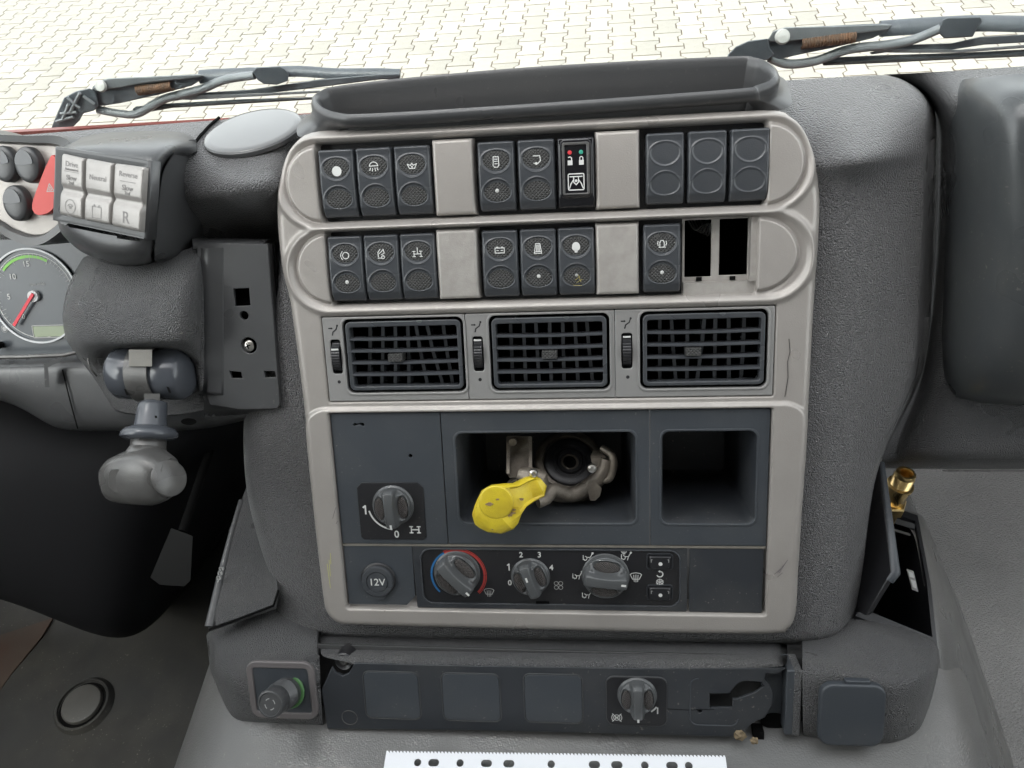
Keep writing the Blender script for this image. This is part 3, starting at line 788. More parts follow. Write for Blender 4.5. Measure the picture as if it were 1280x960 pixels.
part('top_ledge', bpatch('top_ledge', np.array([
    GR((402, 790, -26), (500, 792, -26), (700, 795, -26), (900, 800, -26), (1000, 802, -26)),
    GR((401, 797, -14), (500, 799, -14), (700, 802, -14), (900, 805, -14), (1001, 807, -14)),
    GR((401, 806, 4), (500, 808, 4), (700, 811, 4), (900, 813, 4), (1001, 815, 4)),
    GR((401, 815, 21), (500, 817, 21), (700, 820, 21), (900, 822, 21), (1001, 824, 21)),
    GR((402, 822, 27), (500, 824, 27), (700, 827, 27), (900, 830, 27), (1001, 831, 27)),
    GR((440, 828, 29.3), (500, 829, 29.3), (700, 833, 29.3), (900, 835, 29.3), (983, 836, 29.3)),
    GR((440, 831, 29.4), (500, 832, 29.4), (700, 836, 29.4), (900, 838, 29.4), (983, 839, 29.4))]) - off, M['grain_f'], 6), CP)
out = [uv30(*p) for p in ((443, 829), (600, 833), (800, 836), (982, 836), (974, 841), (966, 843), (958, 841), (955, 850), (962, 857), (966, 868), (965, 882), (956, 897), (944, 902), (938, 906), (933, 913), (913, 921),
                          (800, 918), (600, 913), (409, 911), (406, 890), (402, 862), (409, 847), (415, 834), (419, 841), (428, 845), (436, 842), (440, 835))]
hole = [uv30(*p) for p in ((887, 867), (912, 867), (917, 860), (924, 853), (931, 851), (953, 853), (955, 858), (944, 866), (933, 870), (922, 874), (916, 874), (916, 885), (887, 885))]
cpart('face_plate', plate('face_plate', [out, hole, circ(*uv30(875, 889), 1.3, 12)], 2.2, M['slate_d'], .4, z=30))
part('cavity_back', plate('cavity_back', [[tuple(np.array(uv30(x, y, 14)) + np.array([0, 110])) for x, y in ((396, 806), (1004, 822), (1004, 918), (404, 908))]], 2, M['trimdark'], 0, z=14), CP)
part('inner_bracket', plate('inner_bracket', [[tuple(np.array(uv30(x, y, 18)) + np.array([0, 110])) for x, y in ((950, 834), (990, 834), (990, 912), (958, 910), (952, 890))],], 2, M['slate'], .5, z=18), CP)
part('socket_hole', strokes('socket_hole', [('fill', circ(0, 0, 9, 24, 6))], 1, M['void']), CP, *(np.array(G(968, 901, 18.4)) - off))
part('crack', strokes('crack', [[(0, 0), (14, -.4), (30, .6)]], .35, M['void']), CP, *(np.array(G(833, 886, 30.1)) - off))
part('black_block', box('black_block', -3.5, 3.5, -3, 3, 0, 9, M['void']), CP, *(np.array(G(945, 909, 16)) - off))
for (a, b, lab, m_) in (((984, 839), (991, 920), 0, 'slate'), ((993, 839), (1000, 921), 0, 'grain_f')):
    p0, p1 = uv30(*a), uv30(*b)
    bev(cpart('end_bar', box('end_bar', p0[0], p1[0], p1[1], p0[1], 10, 29.4, M[m_])), .8)
sc = cpart('screw_boss', lathe('screw_boss', [(.1, -12), (6.5, -12), (6.5, 0), (5.6, 1), (4.6, 0), (.1, -1)], M['black'], 20), *G(430, 827, 24)[:2], 24)
part('screw_head', lathe('screw_head', [(.1, 0), (3.4, 0), (3.2, 1.2), (2, 1.8), (.1, 1.2)], M['satin'], 6), sc, 0, 0, -1)
p0 = uv30(437, 897)
cpart('round_blank', plate('round_blank', [circ(0, 0, 5.6, 28), circ(0, 0, 5.1, 28)], 1, M['satin'], .1, z=.35), *p0, 30)
# rear square pocket outline round the broken hole
ro = [uv30(x, y) for x, y in ((863, 848), (940, 850), (936, 908), (866, 904))]
x0, y0 = min(p[0] for p in ro), min(p[1] for p in ro); x1, y1 = max(p[0] for p in ro), max(p[1] for p in ro)
op = [(a_ * 1.0, b_) for a_, b_ in rr(x0, x1 - 8, y0, y1, 5)]
cpart('pocket_outline', tube('pocket_outline', [(a_, b_, 30.1) for a_, b_ in op[7:28]], .45, M['slate'], 6))
for (qx0, qy0, qx1, qy1, lab) in ((452, 838, 528, 900, 'leftmost square blank cover in the dark lower switch panel'), (550, 840, 628, 903, 'middle square blank cover of three in the lower switch panel'),
                                  (653, 841, 730, 905, 'third square blank cover, next to the rotary switch of the lower panel')):
    a = uv30(qx0, qy0); b = uv30(qx1, qy1); cx, cy = (a[0] + b[0]) / 2, (a[1] + b[1]) / 2; hx, hy = (b[0] - a[0]) / 2, (a[1] - b[1]) / 2
    t = thing('blank_cover', lab, 'blank cover', cx, cy, 30, 'square blank covers in the lower panel')
    part('rim', plate('rim', [rr(-hx, hx, -hy, hy, 5), rr(-hx + .7, hx - .7, -hy + .7, hy - .7, 4.4)], .9, M['smooth'], .25, z=.5), t)
    part('cover', plate('cover', [rr(-hx + 1.1, hx - 1.1, -hy + 1.1, hy - 1.1, 4)], 1.2, M['slate'], .3, z=.55), t)
a = uv30(758, 845); b = uv30(833, 907); cx, cy = (a[0] + b[0]) / 2, (a[1] + b[1]) / 2; hx, hy = (b[0] - a[0]) / 2, (a[1] - b[1]) / 2

# ================================================================== centre console face
W_S, H_S = 22.4, 41.0
R1, R2 = 214.7, 163.0          # centre heights of the two switch rows



def bezel():
    st = 0.62
    u = np.arange(-176, 172, st); v = np.arange(-96, 256, st)
    X, Y = np.meshgrid(u, v)
    d = -sdpoly(BEZS, X, Y)
    h = np.zeros_like(X)
    # raised surround of the lower half
    q = sdrr(X, Y, -163.5, 161.5, -110, 72.5, 17)
    h += 2.4 * sm(1.2, -2.2, q)
    q2 = sdrr(X, Y, -400, 400, 134.5, 400, 2)
    h += 1.4 * sm(1.5, -1.5, q2) * 0
    # the two long rounded lozenges holding the switches
    for (x0, x1, y0, y1) in ((-163.5, 156.5, 188.2, 241.5), (-161.5, 158, 136.2, 187.2)):
        q = sdrr(X, Y, x0, x1, y0, y1, (y1 - y0) / 2 - 0.5)
        h += 2.6 * np.exp(-(q / 2.6) ** 2)
        h += -0.5 * sm(1, -2, q)
    # pillow end caps
    for (cx, sx, yc, hh) in ((-136.5, -1, R1, 22.5), (130.5, 1, R1, 22.5), (-135, -1, R2, 21.5), (126, 1, R2, 21.5)):
        rx = 21.0 if not (sx > 0 and yc == R2) else 24.0
        q = (np.hypot((X - cx) / rx, (Y - yc) / hh) - 1) * 20
        side = (X - cx) * sx
        msk = sm(0.2, 1.0, side)
        h = h + msk * (2.9 * sm(0.8, -1.6, q) - 0.8 * np.exp(-((q - 0.9) / 0.7) ** 2))
    h += 0.25 * np.sin(X * 0.02 + 1)
    # outer rounding
    e = np.where(d < 6, 6 - np.sqrt(np.clip(36 - (6 - np.clip(d, 0, 6)) ** 2, 0, None)), 0)
    h = h - e - np.where(d < 0, np.minimum(-d * 8, 16), 0)
    cut = np.zeros_like(X) + 99
    for (x0, x1, y0, y1, r) in ((-137.2, 130.2, 191.6, 238.6, 2.0), (-135.8, 126.0, 139.8, 185.6, 2.0), (-143.8, 138.3, 76.5, 132.6, 1.0),
                                (-144.8, 138.0, -71.3, 69.0, 1.5)):
        q = sdrr(X, Y, x0, x1, y0, y1, r)
        cut = np.minimum(cut, q)
    h -= 0.9 * np.exp(-(np.clip(cut, 0, 9) / 0.7) ** 2)
    h = h + (-16 - h) * sm(0.15, -0.75, cut)
    keep = ((d > -2.6) & (cut > -1.4))
    kc = keep[:-1, :-1] & keep[1:, 1:] & keep[:-1, 1:] & keep[1:, :-1]
    return gridmesh('trim_frame', np.stack([X, Y, h], -1), M['taupe'], keep=kc)


console = thing('console_fascia', 'large grey-beige fascia frame holding switches, vents and controls on the centre console', 'fascia', 0, 0, 0)
part('trim_frame', bezel(), console)
# trough behind the switches
part('switch_trough', plate('switch_trough', [rr(-139, 132, 190, 240, 1)], 2, M['black'], 0, z=-9), console)
part('switch_trough', plate('switch_trough', [rr(-137.5, 84.5, 138, 187, 1)], 2, M['black'], 0, z=-9), console)
# the two empty bays on the right of the lower row
cell = plate('bay_frame', [rr(83.5, 128, 138, 187, .5), rr(85.0, 101.0, 150, 184.2, .6), rr(105.6, 122.6, 150.5, 184.2, .6)], 3, M['worn'], 0.3, z=-8.5)
part('bay_frame', cell, console)
part('bay_floor', box('bay_floor', 84, 126.5, 138.6, 147.2, -9, -3.4, M['worn']), console)
part('bay_wall', box('bay_wall', 122.8, 126.6, 147.3, 185.2, -8.4, -1.0, M['worn']), console)
for u0 in (92, 112):
    part('bay_clip', box('bay_clip', u0, u0 + 3.4, 147.6, 150.0, -8.2, -7.6, M['void']), console)
part('bay_cavity', pocket('bay_cavity', 83, 128, 139, 186, 1, 60, M['void'], 1, z=-12), console)
for k in range(5):
    a = G(860 + 9 * k, 284, -22); pts = [(88 + 2.2 * k, 184, -20 - 3 * k), (92 + 2 * k, 178 - k, -16 - k), (97 + 1.2 * k, 181, -18), (101, 184 - k, -26)]
    part('loose_wire', tube('loose_wire', crom(pts, 5, False), 0.55, M['trimdark'] if k % 2 else M['satin'], 6), console)
# worn blank pads between switch groups
for (x0, x1, yc, hh, mm, lab) in ((-65.3, -39.9, R1 + .4, 22.7, 'taupe', 'smooth grey-beige blank pad in the upper switch row, left of the phone switch'),
                                  (31.7, 58.2, R1 + .4, 22.7, 'taupe', 'smooth grey-beige blank pad in the upper switch row, right of the padlock switch'),
                                  (-66.3, -40.0, R2 + .2, 21.8, 'worn', 'worn grey-beige blank pad in the lower switch row, left of the battery switch'),
                                  (31.0, 57.6, R2 + .2, 21.8, 'worn', 'worn scuffed blank pad in the lower switch row, left of the beacon switch')):
    cx = (x0 + x1) / 2; hw = (x1 - x0) / 2
    uu = np.linspace(-hw, hw, 40); vv = np.linspace(-hh, hh, 60); X, Y = np.meshgrid(uu, vv)
    q = -sdrr(X, Y, -hw, hw, -hh, hh, 1.5)
    hgt = 1.6 + 0.9 * (1 - (Y / hh) ** 2) - 1.6 * (1 - sm(0, 2.2, q)) - 9 * sm(0.4, -0.1, q)
    pd = gridmesh('blank_pad', np.stack([X, Y, hgt], -1), M[mm])
    solo('blank_pad', pd, lab, 'blank pad', cx, yc, 0, 'grey-beige blank pads between the switches')

# ------------------------------------------------------------------ rocker switches
OV_U = dict(c=8.6, a=8.6, b=6.7, k=0.10)
OV_L = dict(c=-8.2, a=8.6, b=6.7, k=-0.12)


def rocker_mesh(blank=False, tilt=0.0):
    hw, hh = W_S / 2, H_S / 2
    uu = np.linspace(-hw, hw, 66); vv = np.linspace(-hh, hh, 112); X, Y = np.meshgrid(uu, vv)
    q = -sdrr(X, Y, -hw, hw, -hh, hh, 1.6)
    prof = 2.2 + 1.0 * np.cos(Y / hh * 2.2) + 0.045 * Y * tilt
    prof = prof - 2.4 * sm(-hh + 6.5, -hh, Y) + 0.9 * sm(hh - 5, hh - 0.5, Y)
    h = prof - 1.3 * (1 - sm(0, 1.5, q)) - 11 * sm(0.34, -0.02, q)
    for o in (OV_U, OV_L):
        yy = (Y - o['c']) / o['b']; sc = 1 + o['k'] * np.clip(yy, -1, 1)
        f = (np.hypot(X / (o['a'] * sc), yy) - 1) * 6.7
        h = h + 0.32 * np.exp(-((f - 0.25) / 0.42) ** 2)
        h = h - (0.25 if blank else 0.75) * sm(0.0, -0.7, f)
    return gridmesh('rocker', np.stack([X, Y, h], -1), M['switch'])


def lens_mesh(o, m):
    pts = oval(0, o['c'], o['a'] - .15, o['b'] - .15, o['k'])
    rings = [[(x * s, o['c'] + (y - o['c']) * s, z) for x, y in pts] for s, z in ((1, 0), (.9, .45), (.6, .75), (.25, .85))]
    return loft('lens', rings[::-1], m, True, 180)


ROCK = rocker_mesh(); ROCKT = rocker_mesh(tilt=1.0); ROCKB = rocker_mesh(blank=True)
LU, LL = lens_mesh(OV_U, M['lens']), lens_mesh(OV_L, M['lens'])
ZL = 1.75

IC = {   # icon strokes in mm about the lens centre
    'heater': [('fill', circ(0.3, -1.2, 3.0, 20, 3.0))],
    'lamp': [arc(0, 0.6, 2.6, 10, 170), [(-2.7, .9), (2.7, .9)], [(-2, -.2), (-2.6, -1.6)], [(-.7, -.4), (-1, -2.1)], [(.7, -.4), (1, -2.1)], [(2, -.2), (2.6, -1.6)]],
    'wash': [[(-2.8, 1.0), (-1.6, -1.6), (1.6, -1.6), (2.8, 1.0), (0.9, 0.2), (0, 1.4), (-.9, .2), (-2.8, 1.0)], ('fill', circ(0, -.6, .6, 8))],
    'phone': [[(-1.5, 2.8), (1.5, 2.8), (1.7, -2.2), (.9, -3.2), (-.9, -3.2), (-1.7, -2.2), (-1.5, 2.8)], [(-.8, 1.4), (.8, 1.4)], [(-.8, .2), (.8, .2)], [(-.8, -1.2), (.8, -1.2)]],
    'truck': [[(-1.6, 2.2), (2.2, 2.2), (2.6, -.6), (1.2, -2.0), (-1.4, -2.0)], ('fill', circ(.1, -2.1, .8, 10))],
    'brake': [circ(.5, -.3, 2.0, 16) + [(2.5, -.3)], arc(.5, -.3, 3.2, 130, 230)],
    'dump': [[(-1.8, -1.8), (-1.8, 1.0), (-.4, 2.8)], [(-1.0, .2), (1.6, 2.6), (2.1, .4), (.2, -.6)], circ(1.2, -2.1, .9, 10) + [(2.1, -2.1)], [(-1.8, -2.6), (0, -2.6)]],
    'axle': [[(-2.2, .8), (-2.2, -2.4)], [(2.2, .8), (2.2, -2.4)], [(-2.2, -.8), (2.2, -.8)], [(0, -.8), (0, 3.0)], [(-3, .8), (-1.4, .8)], [(1.4, .8), (3, .8)], [(-3, -2.4), (-1.4, -2.4)], [(1.4, -2.4), (3, -2.4)]],
    'battery': [[(-2.8, 1.0), (2.8, 1.0), (2.8, -2.0), (-2.8, -2.0), (-2.8, 1.0)], [(-1.9, 1.5), (-1.0, 1.5)], [(1.0, 1.5), (1.9, 1.5)], [(-1.8, -.5), (-.8, -.5)], [(.8, -.5), (1.8, -.5)]],
    'seat': [[(-1.3, 2.8), (1.3, 2.8), (2.2, -3.0), (-2.2, -3.0), (-1.3, 2.8)], [(-.6, 2), (-.8, -2)], [(0.1, 2), (.1, -2)], [(.8, 2), (1.0, -2)], [(-1.8, -2), (1.8, -2)]],
    'bulb': [('fill', [(x * (1 if y < 0 else .9), y) for x, y in circ(0, .3, 2.7, 16)]), ('fill', [(-1.1, -1.6), (1.1, -1.6), (.8, -3.3), (-.8, -3.3)])],
    'beacon': [[(-1.3, -1.6), (-1.3, .8), (-.7, 2.0), (.7, 2.0), (1.3, .8), (1.3, -1.6)], [(-1.9, -1.9), (1.9, -1.9)], [(-2.4, 1.6), (-2.6, .2), (-2.2, -.8)], [(2.4, 1.6), (2.6, .2), (2.2, -.8)]],
}
ICM = {k: strokes('icon_print', v, 0.52, M['white']) for k, v in IC.items()}
DOT = lathe('pilot_lamp', [(0.05, 0), (1.15, 0), (1.15, .12), (.8, .3), (0.05, .4)], M['dot'], 14)
DOTD = lathe('pilot_lamp', [(0.05, 0), (.9, 0), (.9, .12), (.6, .3), (0.05, .4)], M['dim'], 14)
SLAB = 'slate grey rocker switch with %s, %s'
SW = [  # u, row, icon, dot, label
    (-124.3, R1, 'heater', None, 'slate rocker switch with worn white round blob, leftmost of the upper row'),
    (-100.8, R1, 'lamp', None, 'slate rocker switch with white ceiling lamp symbol in the upper row'),
    (-77.3, R1, 'wash', None, 'slate rocker switch with white crown-like symbol, left of the upper beige pad'),
    (-26.5, R1, 'phone', DOT, 'slate rocker switch with white handset outline and pale dot in the upper row'),
    (-2.6, R1, 'truck', None, 'scuffed dusty rocker switch with hooked arrow symbol beside the padlock switch'),
    (72.4, R1, None, None, 'blank slate rocker with two plain ovals, leftmost of three at upper right'),
    (96.4, R1, None, None, 'blank slate rocker with two plain ovals, middle of three at upper right'),
    (120.4, R1, None, None, 'blank slate rocker with two plain ovals, at the right end of the upper row'),
    (-123.6, R2, 'brake', DOT, 'slate rocker switch with ringed circle symbol, leftmost of the lower row'),
    (-100.6, R2, 'dump', None, 'slate rocker switch with tipping lorry symbol in the lower row'),
    (-77.6, R2, 'axle', None, 'slate rocker switch with white axle symbol, left of the lower worn pad'),
    (-26.6, R2, 'battery', None, 'slate rocker switch with white battery symbol in the lower row'),
    (-3.3, R2, 'seat', DOT, 'slate rocker switch with striped white panel symbol in the lower row'),
    (19.7, R2, 'bulb', DOTD, 'slate rocker switch with solid white bulb symbol and yellow scuff marks'),
    (70.7, R2, 'beacon', DOT, 'slate rocker switch with flashing beacon symbol beside the empty bays'),
]
for (u, vr, ic, dt, lab) in SW:
    tilt = (vr == R2)
    t = thing('rocker_switch', lab, 'switch', u, vr - .3, 0.3, 'rocker switches in the two rows', rot=Matrix.Rotation(R(-1.5 if tilt else 0.5), 3, 'X'))
    part('rocker', ROCKB if ic is None else ROCK, t)
    if ic:
        part('lens', LU, t, 0, 0, ZL); part('lens', LL, t, 0, 0, ZL)
        part('icon_print', ICM[ic], t, 0, OV_U['c'], ZL + 0.95)
        if dt: part('pilot_lamp', dt, t, 0, OV_L['c'], ZL + .8)
    if ic == 'bulb':
        part('scuff_mark', strokes('scuff_mark', [[(-2, -1), (1, 1)], [(-1, -2.5), (2.5, -.5)], [(0, 2), (1.5, -2)], [(-3, -4), (2, -4.4)]], 0.3, mat('dull_yellow_scuff', (.3, .25, .08), .6)), t, 1, OV_L['c'] - 2, ZL + 1.0)

# differential lock indicator with padlocks
t = thing('padlock_switch', 'glossy black indicator switch with red and green lamps and padlock symbols', 'switch', 20.7, R1 - .2, 0.3, 'rocker switches in the two rows')
hw, hh = W_S / 2, H_S / 2
uu = np.linspace(-hw, hw, 60); vv = np.linspace(-hh, hh, 100); X, Y = np.meshgrid(uu, vv)
q = -sdrr(X, Y, -hw, hw, -hh, hh, 1.6); qi = sdrr(X, Y, -7.2, 7.2, -12.5, 16.5, .8)
hz = 2.2 - 1.3 * (1 - sm(0, 1.5, q)) - 11 * sm(0.34, -0.02, q) + 2.6 * sm(2.2, 0.2, qi) - .8 * sm(0, -.8, qi) - 2.0 * sm(-hh + 7, -hh, Y)
part('housing', gridmesh('housing', np.stack([X, Y, hz], -1), M['gloss']), t)
part('bezel_ring', plate('bezel_ring', [rr(-7.9, 7.9, -12.6, 17.2, 1.2), rr(-6.6, 6.6, -11.8, 15.7, .8)], .9, M['satin'], 0.3, z=5.2), t)
part('red_lamp', lathe('red_lamp', [(.05, 0), (1.3, 0), (1.1, .4), (.05, .6)], M['redled'], 12), t, -3.4, 11.5, 4.1)
part('green_lamp', lathe('green_lamp', [(.05, 0), (1.3, 0), (1.1, .4), (.05, .6)], M['greenled'], 12), t, 3.2, 11.5, 4.1)
pad = [('fill', [(-1.4, -2.4), (1.4, -2.4), (1.4, .3), (-1.4, .3)]), [(-.9, .3), (-.9, 1.6), (-.3, 2.2), (.3, 2.2), (.9, 1.6), (.9, .3)]]
pad2 = [('fill', [(-1.4, -2.4), (1.4, -2.4), (1.4, .3), (-1.4, .3)]), [(.9, .3), (.9, 1.6), (.3, 2.2), (-.3, 2.2), (-.9, 1.9)]]
part('padlock_print', strokes('padlock_print', pad2, .55, M['white']), t, -3.3, 6.8, 4.1)
part('padlock_print', strokes('padlock_print', pad, .55, M['white']), t, 3.3, 6.8, 4.1)
part('axle_print', strokes('axle_print', [rr(-4.6, 4.6, -4.6, 4.6, .8, 3) + [(4.6, 3.8)], [(-3.6, 3), (3.6, 3)], [(-1.4, 3), (-1.4, -.2), (0, -1.6), (1.4, -.2), (1.4, 3)], [(-4, -3.6), (-3, -1), (-1.8, .8)], [(4, -3.6), (3, -1), (1.8, .8)], ('fill', circ(0, .6, .8, 10))],
                              .6, M['white']), t, 0, -5.2, 4.1)

# ------------------------------------------------------------------ air vents
vent_def = [(-143.3, -51.1, -130.3, -52.2, 'left', (-4.5, -4, -3, -2, 5, 8, 4), 'leftmost air vent with crooked vanes in a grey surround, beside the fascia edge'),
            (-50.7, 42.0, -36.0, 39.0, 'mid', (0, 0, 1, 0, 0, 1, 3), 'middle air vent of the three, with straight evenly spaced vanes'),
            (42.4, 137.9, 57.6, 134.2, 'right', (0, 3, 0, -4, 0, 1, -1), 'rightmost and widest air vent with dusty slats')]
for (x0, x1, ox0, ox1, side, lean, lab) in vent_def:
    cx = (ox0 + ox1) / 2; cy = 106.5; hwv = (ox1 - ox0) / 2; hhv = 24.2
    t = thing('air_vent', lab, 'air vent', cx, cy, 0, 'air vents in the fascia')
    wx = (x0 + 7.2) - cx
    pl = plate('surround', [rr(x0 - cx, x1 - cx, 77.0 - cy, 132.2 - cy, .8), rr(-hwv, hwv, -hhv, hhv, 4.5), rr(wx - 3.3, wx + 3.3, -11.2, 11.2, 1.6)], 4, M['vent'], 0.5, z=0.0)
    part('surround', pl, t)
    # soft raised lip round the opening
    part('opening_lip', plate('opening_lip', [rr(-hwv - 1.5, hwv + 1.5, -hhv - 1.5, hhv + 1.5, 5.5), rr(-hwv - .05, hwv + .05, -hhv - .05, hhv + .05, 4.4)], 1.4, M['vent'], .45, z=.75), t)
    part('duct', pocket('duct', -hwv - .4, hwv + .4, -hhv - .4, hhv + .4, 4, 46, M['void'], 2, z=-3.5), t)
    a = hwv - 1.7; b = hhv - 1.7
    part('grille_frame', plate('grille_frame', [rr(-a, a, -b, b, 3.6), rr(-a + 2.6, a - 2.6, -b + 2.6, b - 3.6, 1.6)], 9, M['switch'], .7, z=.4), t)
    for k in range(4):      # horizontal slats, bowed inward
        y = b - 3.6 - (2 * b - 6.2) * (k + 1) / 5.0
        xs = np.linspace(-a + 1.4, a - 1.4, 25); rings = []
        for x in xs:
            dz = -2.4 * (1 - (x / a) ** 2); dy = -1.0 * (1 - (x / a) ** 2)
            rings.append([(x, y + .75 + dy, -.3 + dz), (x, y + .35 + dy, .4 + dz), (x, y - .45 + dy, .4 + dz), (x, y - .9 + dy, -.3 + dz), (x, y - .7 + dy - .6, -9 + dz), (x, y + .5 + dy + .4, -9 + dz)])
        part('slat', loft('slat', rings, M['slat'], True, 40), t)
    for k in range(7):      # vertical vanes behind
        x = -a + 2.6 + (2 * a - 5.2) * (k + 1) / 8.0; ln = lean[k] * .5
        P = []
        for (yy, s_) in ((b - 3.0, 1), (0, .2), (-b + 2.0, -1)):
            P.append([(x - 1.1 - ln * s_, yy, -10.5), (x + 1.1 - ln * s_, yy, -10.5), (x + .5 - ln * s_ * .4 + (2.5 if side == 'left' else 0) * s_ * -.6, yy, -23), (x - .5 - ln * s_ * .4 + (2.5 if side == 'left' else 0) * s_ * -.6, yy, -23)])
        part('vane', loft('vane', P, M['slat'], True, 40), t)
    tb = bev(part('direction_tab', box('direction_tab', -4.8, 4.8, -2.7, 2.4, -9, 0.6, M['lens']), t, (-6 if side == 'left' else 0 if side == 'mid' else -6), -1.2, 0), .5)
    # thumbwheel
    part('wheel_slot', pocket('wheel_slot', -3.3, 3.3, -11.2, 11.2, 1.6, 8, M['void'], .3, z=-1), t, wx, 0, 0)
    rings = []
    for k in range(29):
        an = R(-62 + 124 * k / 28); rad = 11.5 + (.35 if k % 2 else 0)
        rings.append([(-2.6, rad * math.sin(an), -9 + rad * math.cos(an)), (2.6, rad * math.sin(an), -9 + rad * math.cos(an)), (2.6, 3 * math.sin(an), -10), (-2.6, 3 * math.sin(an), -10)])
    part('thumbwheel', loft('thumbwheel', rings, M['black'], True, 25), t, wx, 0, -.3)
    part('position_mark', box('position_mark', -2.3, 2.3, -.5, .5, 0, .5, M['white']), t, wx, (5.2 if side == 'left' else 9), 1.5 if side == 'left' else .2)
    fig = [[(-3, 1.2), (-1.2, 1.2)], ('fill', [(-1.4, 2.0), (-.2, 1.2), (-1.4, .4)]), [(2.8, 3.2), (1.8, .4), (-.4, -1.2), (-.9, -3.2)], ('fill', circ(2.7, 2.9, .7, 8))]
    part('airflow_print', strokes('airflow_print', fig, .75, M['black']), t, wx - .3, 17.5, 0.02)
    part('dot_print', strokes('dot_print', [('fill', circ(0, 0, 1.1, 14))], .5, M['black']), t, wx + .4, -16.5, 0.02)

# ------------------------------------------------------------------ rotary knobs
def knob_mesh(r, hgt, wbar=3.6):
    nr, na = 44, 96
    rad = np.concatenate([np.linspace(0.0, 0.985, nr - 3), [1.0, 1.0, 1.0]]) * r
    rad[-2:] = [r * 1.0, r * 1.01]
    an = np.linspace(0, 2 * PI, na, endpoint=False)
    Rr, An = np.meshgrid(rad, an, indexing='ij'); X = Rr * np.cos(An); Y = Rr * np.sin(An)
    dome = hgt * (0.62 - 0.14 * (Rr / r) ** 2 - 0.18 * sm(0.82, 1.0, Rr / r))
    wb = wbar * (1 + .25 * np.abs(Y / r) ** 2)
    bar = hgt * (1.0 - 0.14 * (np.abs(Y) / r) ** 2.5 - .12 * sm(.9, 1.0, Rr / r)) - 0.25 * (X / wbar) ** 2
    m_ = sm(wb + 1.7, wb - .6, np.abs(X))
    lx = (np.abs(X) - r * .585) / (r * .30); ly = Y / (r * .66)
    leaf = sm(1.08, .82, np.hypot(lx, ly))
    rim = np.exp(-((np.hypot(lx, ly) - 1.12) / .14) ** 2)
    hz = dome * (1 - m_) + bar * m_ - leaf * hgt * .16 * (1 - m_) + rim * .5 * (1 - m_)
    hz[-3:] = [hz[-3], hz[-3] * .5, np.zeros(na)]
    return gridmesh('knob_body', np.stack([X, Y, hz], -1), M['knob'], closed=True)


def leafpad(r, hgt, s):
    pts = [(s * (r * .585 + r * .27 * math.cos(a)), r * .59 * math.sin(a)) for a in np.linspace(0, 2 * PI, 28, endpoint=False)]
    c = (s * r * .585, 0)
    rings = [[(c[0] + (x - c[0]) * q, y * q, hgt * .62 - hgt * .14 * .36 - hgt * .10 + z) for x, y in pts] for q, z in ((1, -.35), (.9, .1), (.5, .35), (.15, .42))]
    return loft('grip_pad', rings[::-1], M['knobpad'], True, 180)


def knob(parent, u, v, n, r, hgt, ang, mark=(0, -.82)):
    rot = Matrix.Rotation(R(ang), 3, 'Z')
    k = part('knob', knob_mesh(r, hgt, r * .235), parent, u, v, n, rot)
    for s in (-1, 1): part('grip_pad', leafpad(r, hgt, s), k)
    ml = r * .26
    part('pointer_mark', box('pointer_mark', -.65, .65, -ml / 2, ml / 2, 0, .25, M['white']), k, mark[0] * r, mark[1] * r, hgt * (1.0 - .14 * abs(mark[1]) ** 2.5) - .12 * hgt * (abs(mark[1]) > .9))
    part('skirt', lathe('skirt', [(r * 1.0, -.5), (r * 1.08, -.5), (r * 1.09, .6), (r * 1.0, 1.6)], M['knob'], 48), k)
    return k


# ------------------------------------------------------------------ modules in the lower half
ZM = -0.6
def ONE(h): return strokes('one_print', [[(-h * .22, h * .26), (0, h * .42), (0, -h * .45)]], h * .17, M['white'])


# transfer-case / axle switch panel
t = thing('axle_control_panel', 'slate panel with a rotary axle-lock dial and two small drilled holes', 'control panel', -107, 22, ZM)
hA = G(449, 531, ZM); hB = G(513, 570, ZM)
blob = crom([(-4.6, .2), (-3.2, 1.1), (-1, .7), (1.2, 1.4), (3.4, 1.2), (3.6, -.9), (2.2, -1.2), (0.6, .1), (-1.4, -.2), (-3.6, -.9)], 3)
part('face_plate', plate('face_plate', [rr(-144.2 + 107, -70.9 + 107, -23.6 - 22, 68.4 - 22, .6),
     [(hA[0] + 107 + x * .9, hA[1] - 22 + y * .9) for x, y in blob], circ(hB[0] + 107, hB[1] - 22, 1.3, 14)], 3, M['slate'], .35), t)
part('backing', plate('backing', [rr(-36, 35.6, -45, 45.8, .6)], 1, M['void'], 0, z=-6), t)
dc = np.array([(G(449, 604, ZM) + G(532, 604, ZM) + G(449, 673, ZM) + G(532, 673, ZM)) / 4])[0]
xa, xb = G(449, 640, ZM)[0] + 107, G(531, 640, ZM)[0] + 107; ya, yb = G(490, 674, ZM)[1] - 22, G(490, 603, ZM)[1] - 22
cc = 3.5
part('dial_plate', plate('dial_plate', [[(xa + cc, yb), (xb - cc, yb), (xb, yb - cc), (xb, ya + 2), (xb - 2, ya), (xa + 2, ya), (xa, ya + 2), (xa, yb - cc)]], 1.2, M['black'], .3, z=.7), t)
kc = G(488, 637, 8); ku, kv = kc[0] + 107 , kc[1] - 22
k_ = knob(t, ku, kv, .8, 13.0, 13.0, 3, (0, -.8))
part('scale_print', strokes('scale_print', [arc(ku, kv, 17.5, 195, 262, 16)], 1.1, M['white']), t, 0, 0, .75)
part('one_print', ONE(6.4), t, *((G(457, 637, 0) - np.array([-107, 22, 0]))[:2]), .75)
part('zero_print', text('0', 7, M['white'], bold=.12), t, *((G(496, 668, 0) - np.array([-107, 22, 0]))[:2]), .75)
